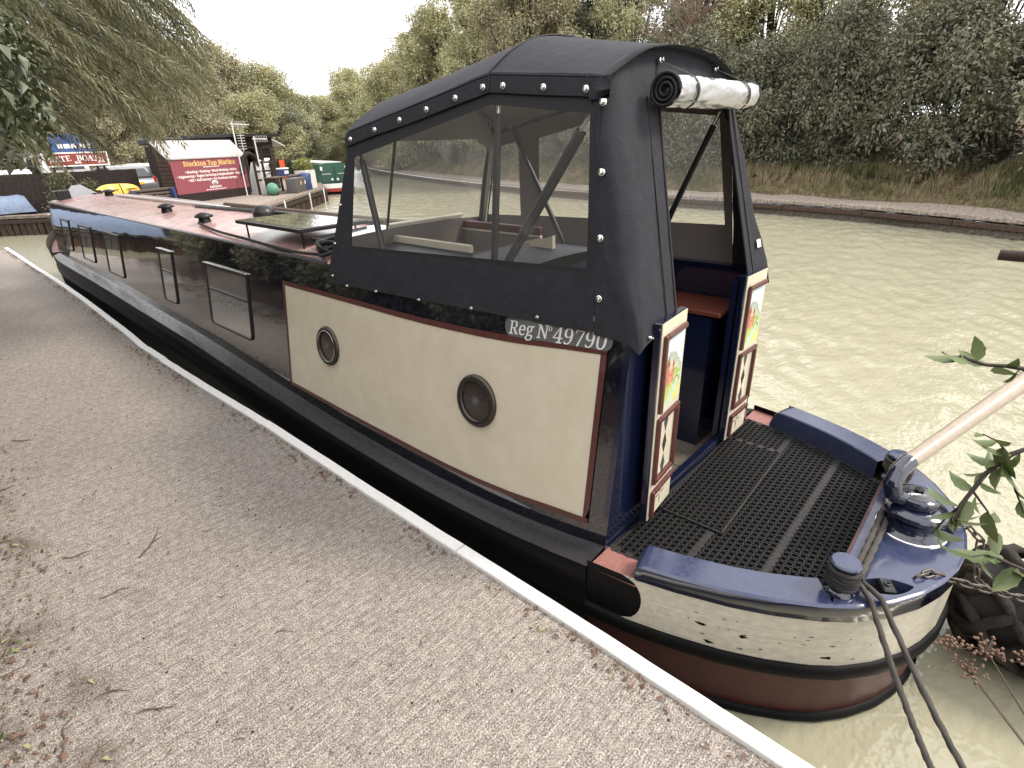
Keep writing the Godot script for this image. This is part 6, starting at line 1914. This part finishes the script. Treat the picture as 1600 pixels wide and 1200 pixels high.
	for e in [[2.35, 2.0, 0.72, 0.06], [2.35, 1.18, 0.72, 0.06], [2.02, 1.59, 0.06, 0.88], [2.68, 1.59, 0.06, 0.88], [2.35, 1.65, 0.66, 0.03]]: g.box(Vector3(e[0], e[1], 0.02), Vector3(e[2], e[3], 0.05))
	var wf := obj("window", g, mats.pile_wood, hu)
	g = G.new(true); g.box(Vector3(2.35, 1.59, 0.006), Vector3(0.62, 0.78, 0.006)); obj("pane", g, mats.car_glass, wf)
	g = G.new(true); g.box(Vector3(2.35, 1.36, 0.012), Vector3(0.4, 0.3, 0.004)); obj("notice", g, mats.sign_white, wf)
	g = G.new(true)
	for e in [[0.93, 1.02, 0.07, 2.04], [1.67, 1.02, 0.07, 2.04], [1.3, 2.02, 0.67, 0.07]]: g.box(Vector3(e[0], e[1], 0.012), Vector3(e[2], e[3], 0.05))
	obj("door_frame", g, mats.pile_wood, hu)
	# a black roof beyond the shed
	var br := thing("black_roofed_boat", "black-roofed boat cabin showing above the grey shed roof", "boat", Vector3(7.0, QY, -29.9), 0.35)
	g = G.new(true); g.box(Vector3(1.2, 1.1, -0.8), Vector3(2.6, 2.2, 1.6)); obj("cabin", g, mats.dark_fence, br)
	g = G.new(true); g.box(Vector3(1.2, 2.4, -0.8), Vector3(3.0, 0.34, 2.0), Basis(Vector3(0, 0, 1), -0.02), 0.1); obj("roof", g, mats.black_plastic, br)
	# aerials
	for e in [[Vector3(8.28, QY, -25.35), 3.05, 0.9, "tall aerial mast with a long crossbar behind the railings"], [Vector3(9.1, QY, -25.3), 2.45, 0.7, "shorter aerial mast with a comb-like aerial behind the railings"]]:
		var ma := thing("aerial_mast", e[3], "aerial", e[0], 0.3)
		g = G.new(); g.tube([Vector3(0, 0, 0), Vector3(0, e[1], 0)], 0.03, 7); obj("mast", g, mats.pale_grey, ma)
		g = G.new(); g.tube([Vector3(-0.1, e[1] - 0.1, 0), Vector3(e[2], e[1] - 0.12, 0)], 0.022, 6)
		for k in 8: g.tube([Vector3(0.08 + k * 0.09, e[1] - 0.1 - 0.14, 0.0), Vector3(0.08 + k * 0.09, e[1] - 0.1 + 0.14, 0.0)], 0.009, 4)
		if e[2] > 0.8:
			for k in 6: g.tube([Vector3(0.12, e[1] - 0.55 - k * 0.11, 0), Vector3(0.52, e[1] - 0.55 - k * 0.11, 0)], 0.011, 4)
			g.tube([Vector3(0.32, e[1] - 0.45, 0), Vector3(0.32, e[1] - 1.2, 0)], 0.014, 5)
		obj("aerial", g, mats.pale_grey, ma)
	# railings on the quay
	var ra := thing("timber_railing", "brown timber railing on the quay in front of the hut", "railing", Vector3(8.85, QY, -25.3), 0.55)
	for k in 5:
		g = G.new(true); g.box(Vector3(k * 0.62, 0.72, 0), Vector3(0.08, 1.44, 0.08)); obj("post", g, mats.brown_wood, ra)
	for k in 3:
		g = G.new(true); g.box(Vector3(1.24, 0.62 + k * 0.37, 0.05), Vector3(2.6, 0.08, 0.04)); obj("rail", g, mats.brown_wood, ra)
	# clutter behind and on the railing
	g = G.new(); g.grid(8, 10, func(u, v): return Vector3(lerpf(0, 0.42, u), lerpf(1.42, 0.55, v), 0.09 + 0.03 * sin(u * 9.0) * v), false)
	tag(obj("orange_cloth", g, mats.orange_cloth, null, Transform3D(Basis(Vector3.UP, 0.55), Vector3(10.35, QY, -26.1))), "bright orange cloth hung over the timber railing", "cloth")
	var hp := thing("covered_heap", "pale sheeted heap with a dark hoop behind the timber railing", "heap", Vector3(9.3, QY, -26.3), 0.4)
	g = G.new(); g.lathe([[0.55, 0.0], [0.52, 0.8], [0.35, 1.35], [0.0, 1.5]], Transform3D(Basis.IDENTITY, Vector3(0.3, 0, 0)), 14); obj("sheet", g, mats.pale_grey, hp)
	g = G.new()
	var hpts := []
	for k in 16: hpts.append(Vector3(-0.45 + 0.55 * cos(PI * k / 15.0), 0.9 + 0.85 * sin(PI * k / 15.0), 0.2))
	g.tube(hpts, 0.10, 8); obj("hoop", g, mats.dark_fence, hp)
	# bench shelf with cool box, tank, drum, barrel, planter
	var sf := thing("quay_bench", "long low timber bench on the quay carrying a cool box", "bench", Vector3(9.25, QY, -24.55), 0.62)
	g = G.new(true); g.box(Vector3(1.0, 0.72, 0), Vector3(2.6, 0.06, 0.6), Basis.IDENTITY, 0.01); obj("top", g, mats.wood_grey, sf)
	for xx in [-0.2, 2.2]:
		g = G.new(true); g.box(Vector3(xx, 0.35, 0), Vector3(0.1, 0.69, 0.5)); obj("leg", g, mats.brown_wood, sf)
	var cb := thing("cool_box", "small blue cool box with white label on the bench", "cool box", Vector3(10.05, QY + 0.75, -25.12), 0.62)
	g = G.new(true); g.box(Vector3(0, 0.14, 0), Vector3(0.5, 0.28, 0.34), Basis.IDENTITY, 0.02); obj("body", g, mats.barrel_blue, cb)
	g = G.new(true); g.box(Vector3(0, 0.31, 0), Vector3(0.53, 0.06, 0.37), Basis.IDENTITY, 0.02); obj("lid", g, mats.sign_white, cb)
	g = G.new(true); g.box(Vector3(0, 0.15, 0.172), Vector3(0.36, 0.13, 0.006)); obj("label", g, mats.sign_white, cb)
	var tk := thing("grey_tank", "grey plastic tank with pale stickers standing on the quay", "tank", Vector3(10.35, QY, -24.65), 0.74)
	g = G.new(true); g.box(Vector3(0, 0.33, 0), Vector3(1.25, 0.66, 0.5), Basis.IDENTITY, 0.03); obj("body", g, mats.tank_grey, tk)
	for xx in [-0.05, 0.5]:
		g = G.new(true); g.box(Vector3(xx, 0.42, 0.253), Vector3(0.1, 0.16, 0.006)); obj("sticker", g, mats.gold if xx < 0 else mats.sign_white, tk)
	g = G.new(); g.lathe([[0.0, 0.0], [0.26, 0.0], [0.27, 0.05], [0.25, 0.4], [0.27, 0.75], [0.22, 0.8], [0.0, 0.8]], Transform3D(Basis.IDENTITY, Vector3(11.15, QY, -25.2)), 18)
	tag(obj("blue_barrel", g, mats.barrel_blue), "dark blue plastic barrel standing beside the grey tank", "barrel")
	g = G.new(); g.lathe([[0.0, -0.25], [0.22, -0.24], [0.27, 0.0], [0.22, 0.24], [0.0, 0.25]], Transform3D(Basis(Vector3(1, 0, 0.3).normalized(), PI / 2), Vector3(8.95, QY + 0.27, -24.15)), 16)
	tag(obj("green_drum", g, mats.green_drum), "pale green drum lying beside the burgundy sign", "drum")
	var pn := thing("white_planter", "white planter box with yellow-green plants on the quay beyond the barrel", "planter", Vector3(11.6, QY, -26.0), 0.6)
	g = G.new(true); g.box(Vector3(0, 0.45, 0), Vector3(1.0, 0.9, 0.6), Basis.IDENTITY, 0.02); obj("box", g, mats.pale_grey, pn)
	var xf := []; var cs := []
	for k in 90:
		xf.append(Transform3D(Basis(rdir(rng), rng.randf() * 3.0).scaled(Vector3.ONE * 0.7), Vector3(rng.randf_range(-0.45, 0.45), 0.95 + rng.randf() * 0.35, rng.randf_range(-0.25, 0.25)))); cs.append(Color(0.2, 0.2, 0.06) * rng.randf_range(0.8, 1.6))
	obj("foliage", bake([leaf_meshes.spray0], [xf], [cs]), mats.leaf, pn)
	# the green narrowboat moored further on
	var gb := thing("green_narrowboat", "green narrowboat with red and white stern moored beyond the quay", "narrowboat", Vector3(15.1, 0, -29.2), -0.30)
	g = G.new()
	var ring := func(z: float, hw: float, tp: float) -> PackedVector3Array:
		return PackedVector3Array([Vector3(-hw * 0.96, -0.2, z), Vector3(-hw, 0.3, z), Vector3(-hw, tp, z), Vector3(hw, tp, z), Vector3(hw, 0.3, z), Vector3(hw * 0.96, -0.2, z)])
	g.rings([ring.call(0.45, 0.45, 0.55), ring.call(0.3, 0.8, 0.55), ring.call(0.0, 1.02, 0.55), ring.call(-12.0, 1.02, 0.6), ring.call(-14.0, 0.3, 0.85)], true, true)
	obj("hull", g, mats.hull_black, gb)
	g = G.new()
	for k in 18:
		var a0 := PI * k / 18.0; var a1 := PI * (k + 1) / 18.0
		for e in [[0.16, 0.34]]:
			g.quad(Vector3(-cos(a0) * 1.03, e[0], sin(a0) * 0.55), Vector3(-cos(a1) * 1.03, e[0], sin(a1) * 0.55), Vector3(-cos(a1) * 1.05, e[1], sin(a1) * 0.57), Vector3(-cos(a0) * 1.05, e[1], sin(a0) * 0.57))
	obj("counter_red", g, mats.boat_red, gb)
	g = G.new()
	for k in 18:
		var a0 := PI * k / 18.0; var a1 := PI * (k + 1) / 18.0
		g.quad(Vector3(-cos(a0) * 1.05, 0.345, sin(a0) * 0.57), Vector3(-cos(a1) * 1.05, 0.345, sin(a1) * 0.57), Vector3(-cos(a1) * 1.05, 0.60, sin(a1) * 0.57), Vector3(-cos(a0) * 1.05, 0.60, sin(a0) * 0.57))
	obj("counter_white", g, mats.sign_white, gb)
	g = G.new(true)
	var prof := PackedVector2Array([Vector2(-0.92, 0.55), Vector2(0.92, 0.55), Vector2(0.78, 1.6), Vector2(0.4, 1.68), Vector2(-0.4, 1.68), Vector2(-0.78, 1.6)])
	g.plate(prof, 11.8, Transform3D(Basis.IDENTITY, Vector3(0, 0, -11.9))); obj("cabin", g, mats.boat_green, gb)
	g = G.new(true); g.box(Vector3(0, 1.70, -6.2), Vector3(1.3, 0.05, 11.0)); obj("roof", g, mats.pale_grey, gb)
	for s in [-1.0, 1.0]:
		g = G.new(true); g.box(Vector3(s * 0.40, 1.06, -0.08), Vector3(0.70, 0.9, 0.05), Basis.IDENTITY, 0.01); var dd := obj("door", g, mats.boat_green, gb)
		g = G.new(true); g.box(Vector3(s * 0.70, 1.40, -0.045), Vector3(0.12, 0.2, 0.02)); g.box(Vector3(s * 0.16, 0.80, -0.045), Vector3(0.12, 0.12, 0.02)); g.box(Vector3(s * 0.45, 1.1, -0.045), Vector3(0.5, 0.025, 0.02)); obj("white_mark", g, mats.sign_white, dd)
	g = G.new(true)
	for k in 3: g.box(Vector3(-0.87, 1.15, -2.0 - k * 3.0), Vector3(0.06, 0.5, 1.2), Basis(Vector3(0, 0, 1), -0.13))
	obj("window", g, mats.car_glass, gb)
	g = G.new(true); g.box(Vector3(-1.0, 0.58, -6.0), Vector3(0.12, 0.05, 11.8)); obj("gunwale", g, mats.pale_grey, gb)
	# weeds growing against the fence
	for e in [[1.55, -25.1, 1.0], [2.35, -25.0, 0.8]]:
		var o := thing("weed_clump", "tall weed clump growing on the quay against the dark fence", "plant", Vector3(e[0], QY, e[1]), 0.0, "weeds by the fence")
		xf = []; cs = []
		for k in 120:
			xf.append(Transform3D(Basis(rdir(rng), rng.randf() * 3.0).scaled(Vector3.ONE * 0.6), Vector3(rng.randfn(0, 0.16), rng.randf_range(0.05, e[2] * 1.25), rng.randfn(0, 0.14)))); cs.append(Color(0.10, 0.10, 0.05) * rng.randf_range(0.7, 1.5))
		obj("foliage", bake([leaf_meshes.spray1], [xf], [cs]), mats.leaf, o)
		g = G.new()
		for k in 5: g.tube([Vector3(rng.randfn(0, 0.05), -0.02, 0), Vector3(rng.randfn(0, 0.15), e[2] * 1.3, 0)], 0.008, 4)
		obj("stem", g, mats.twig, o)
func car(called: String, label: String, at: Vector3, turn: float, paint: Material, van: int):
	# z = 0 is the back bumper; the car points away from the camera along -z
	var o := thing(called, label, "van" if van else "car", at, turn)
	var hgt := 2.05 if van else 1.48; var L := 4.9 if van else 4.4; var W := 0.93 if van else 0.88
	var lower := [[0.02, 0.32], [0.0, 0.55], [0.03, 0.92], [-L + 0.95, 0.95], [-L + 0.1, 0.78], [-L, 0.5], [-L + 0.05, 0.3]]
	var upper := [[-0.03, 0.92], [-0.20 if van else -0.42, hgt - 0.08], [-0.35 if van else -0.75, hgt], [-L + (1.5 if van else 2.1), hgt - 0.03], [-L + (0.9 if van else 1.25), 0.95]]
	var loft := func(prof: Array, w0: float, tuck: float) -> G:
		var g := G.new(); var rs := []
		for s in [-1.0, -0.97, -0.85, 0.0, 0.85, 0.97, 1.0]:
			var ring := PackedVector3Array()
			for p in prof:
				var k := 1.0 - tuck * clampf((p[1] - 0.9) / (hgt - 0.9), 0, 1)
				var ins := 0.06 if absf(s) == 1.0 else (0.02 if absf(s) > 0.9 else 0.0)
				ring.append(Vector3(s * w0 * k, p[1] - ins * (1.0 if p[1] > 0.6 else -1.0), p[0] - ins * (1.0 if p[0] > -L * 0.5 else -1.0)))
			rs.append(ring)
		g.rings(rs, true, true); return g
	obj("body", loft.call(lower, W, 0.0), paint, o)
	obj("greenhouse", loft.call(upper, W * 0.97, 0.16), paint, o)
	var g := G.new(true)
	var ty := hgt - 0.16; var tz := -0.19 if van else -0.36
	g.quad(Vector3(-W * 0.72, 1.0, -0.055), Vector3(W * 0.72, 1.0, -0.055), Vector3(W * 0.62, ty, tz + 0.02), Vector3(-W * 0.62, ty, tz + 0.02)); obj("rear_window", g, mats.car_glass, o)
	for s in [-1.0, 1.0]:
		g = G.new(true); g.quad(Vector3(s * W * 0.965, 1.0, -0.5), Vector3(s * W * 0.965, 1.0, -L + 1.5), Vector3(s * W * 0.85, hgt - 0.14, -L + 2.1), Vector3(s * W * 0.85, hgt - 0.14, -0.75)); obj("side_window", g, mats.car_glass, o)
		g = G.new(true); g.box(Vector3(s * W * 0.84, 0.86, -0.0), Vector3(0.14, 0.24, 0.06), Basis.IDENTITY, 0.02); obj("tail_light", g, mats.tail_red, o)
		for z in [-0.85, -L + 0.8]:
			g = G.new(); g.lathe([[0.0, -0.1], [0.24, -0.1], [0.31, -0.08], [0.31, 0.08], [0.24, 0.1], [0.0, 0.1]], Transform3D(Basis(Vector3(0, 0, 1), PI / 2), Vector3(s * (W - 0.1), 0.31, z)), 18); var wl := obj("wheel", g, mats.black_plastic, o)
			g = G.new(); g.lathe([[0.0, 0.0], [0.18, 0.0], [0.2, 0.02]], Transform3D(Basis(Vector3(0, 0, 1), -PI / 2 * s), Vector3(s * (W + 0.005), 0.31, z)), 14); obj("rim", g, mats.silver, wl)
	g = G.new(true); g.box(Vector3(0, 0.42, 0.0), Vector3(W * 1.94, 0.22, 0.1), Basis.IDENTITY, 0.04); obj("bumper", g, mats.black_plastic, o)
	g = G.new(true); g.box(Vector3(0, 0.74, 0.02), Vector3(0.52, 0.11, 0.02)); obj("number_plate", g, mats.yellow, o)
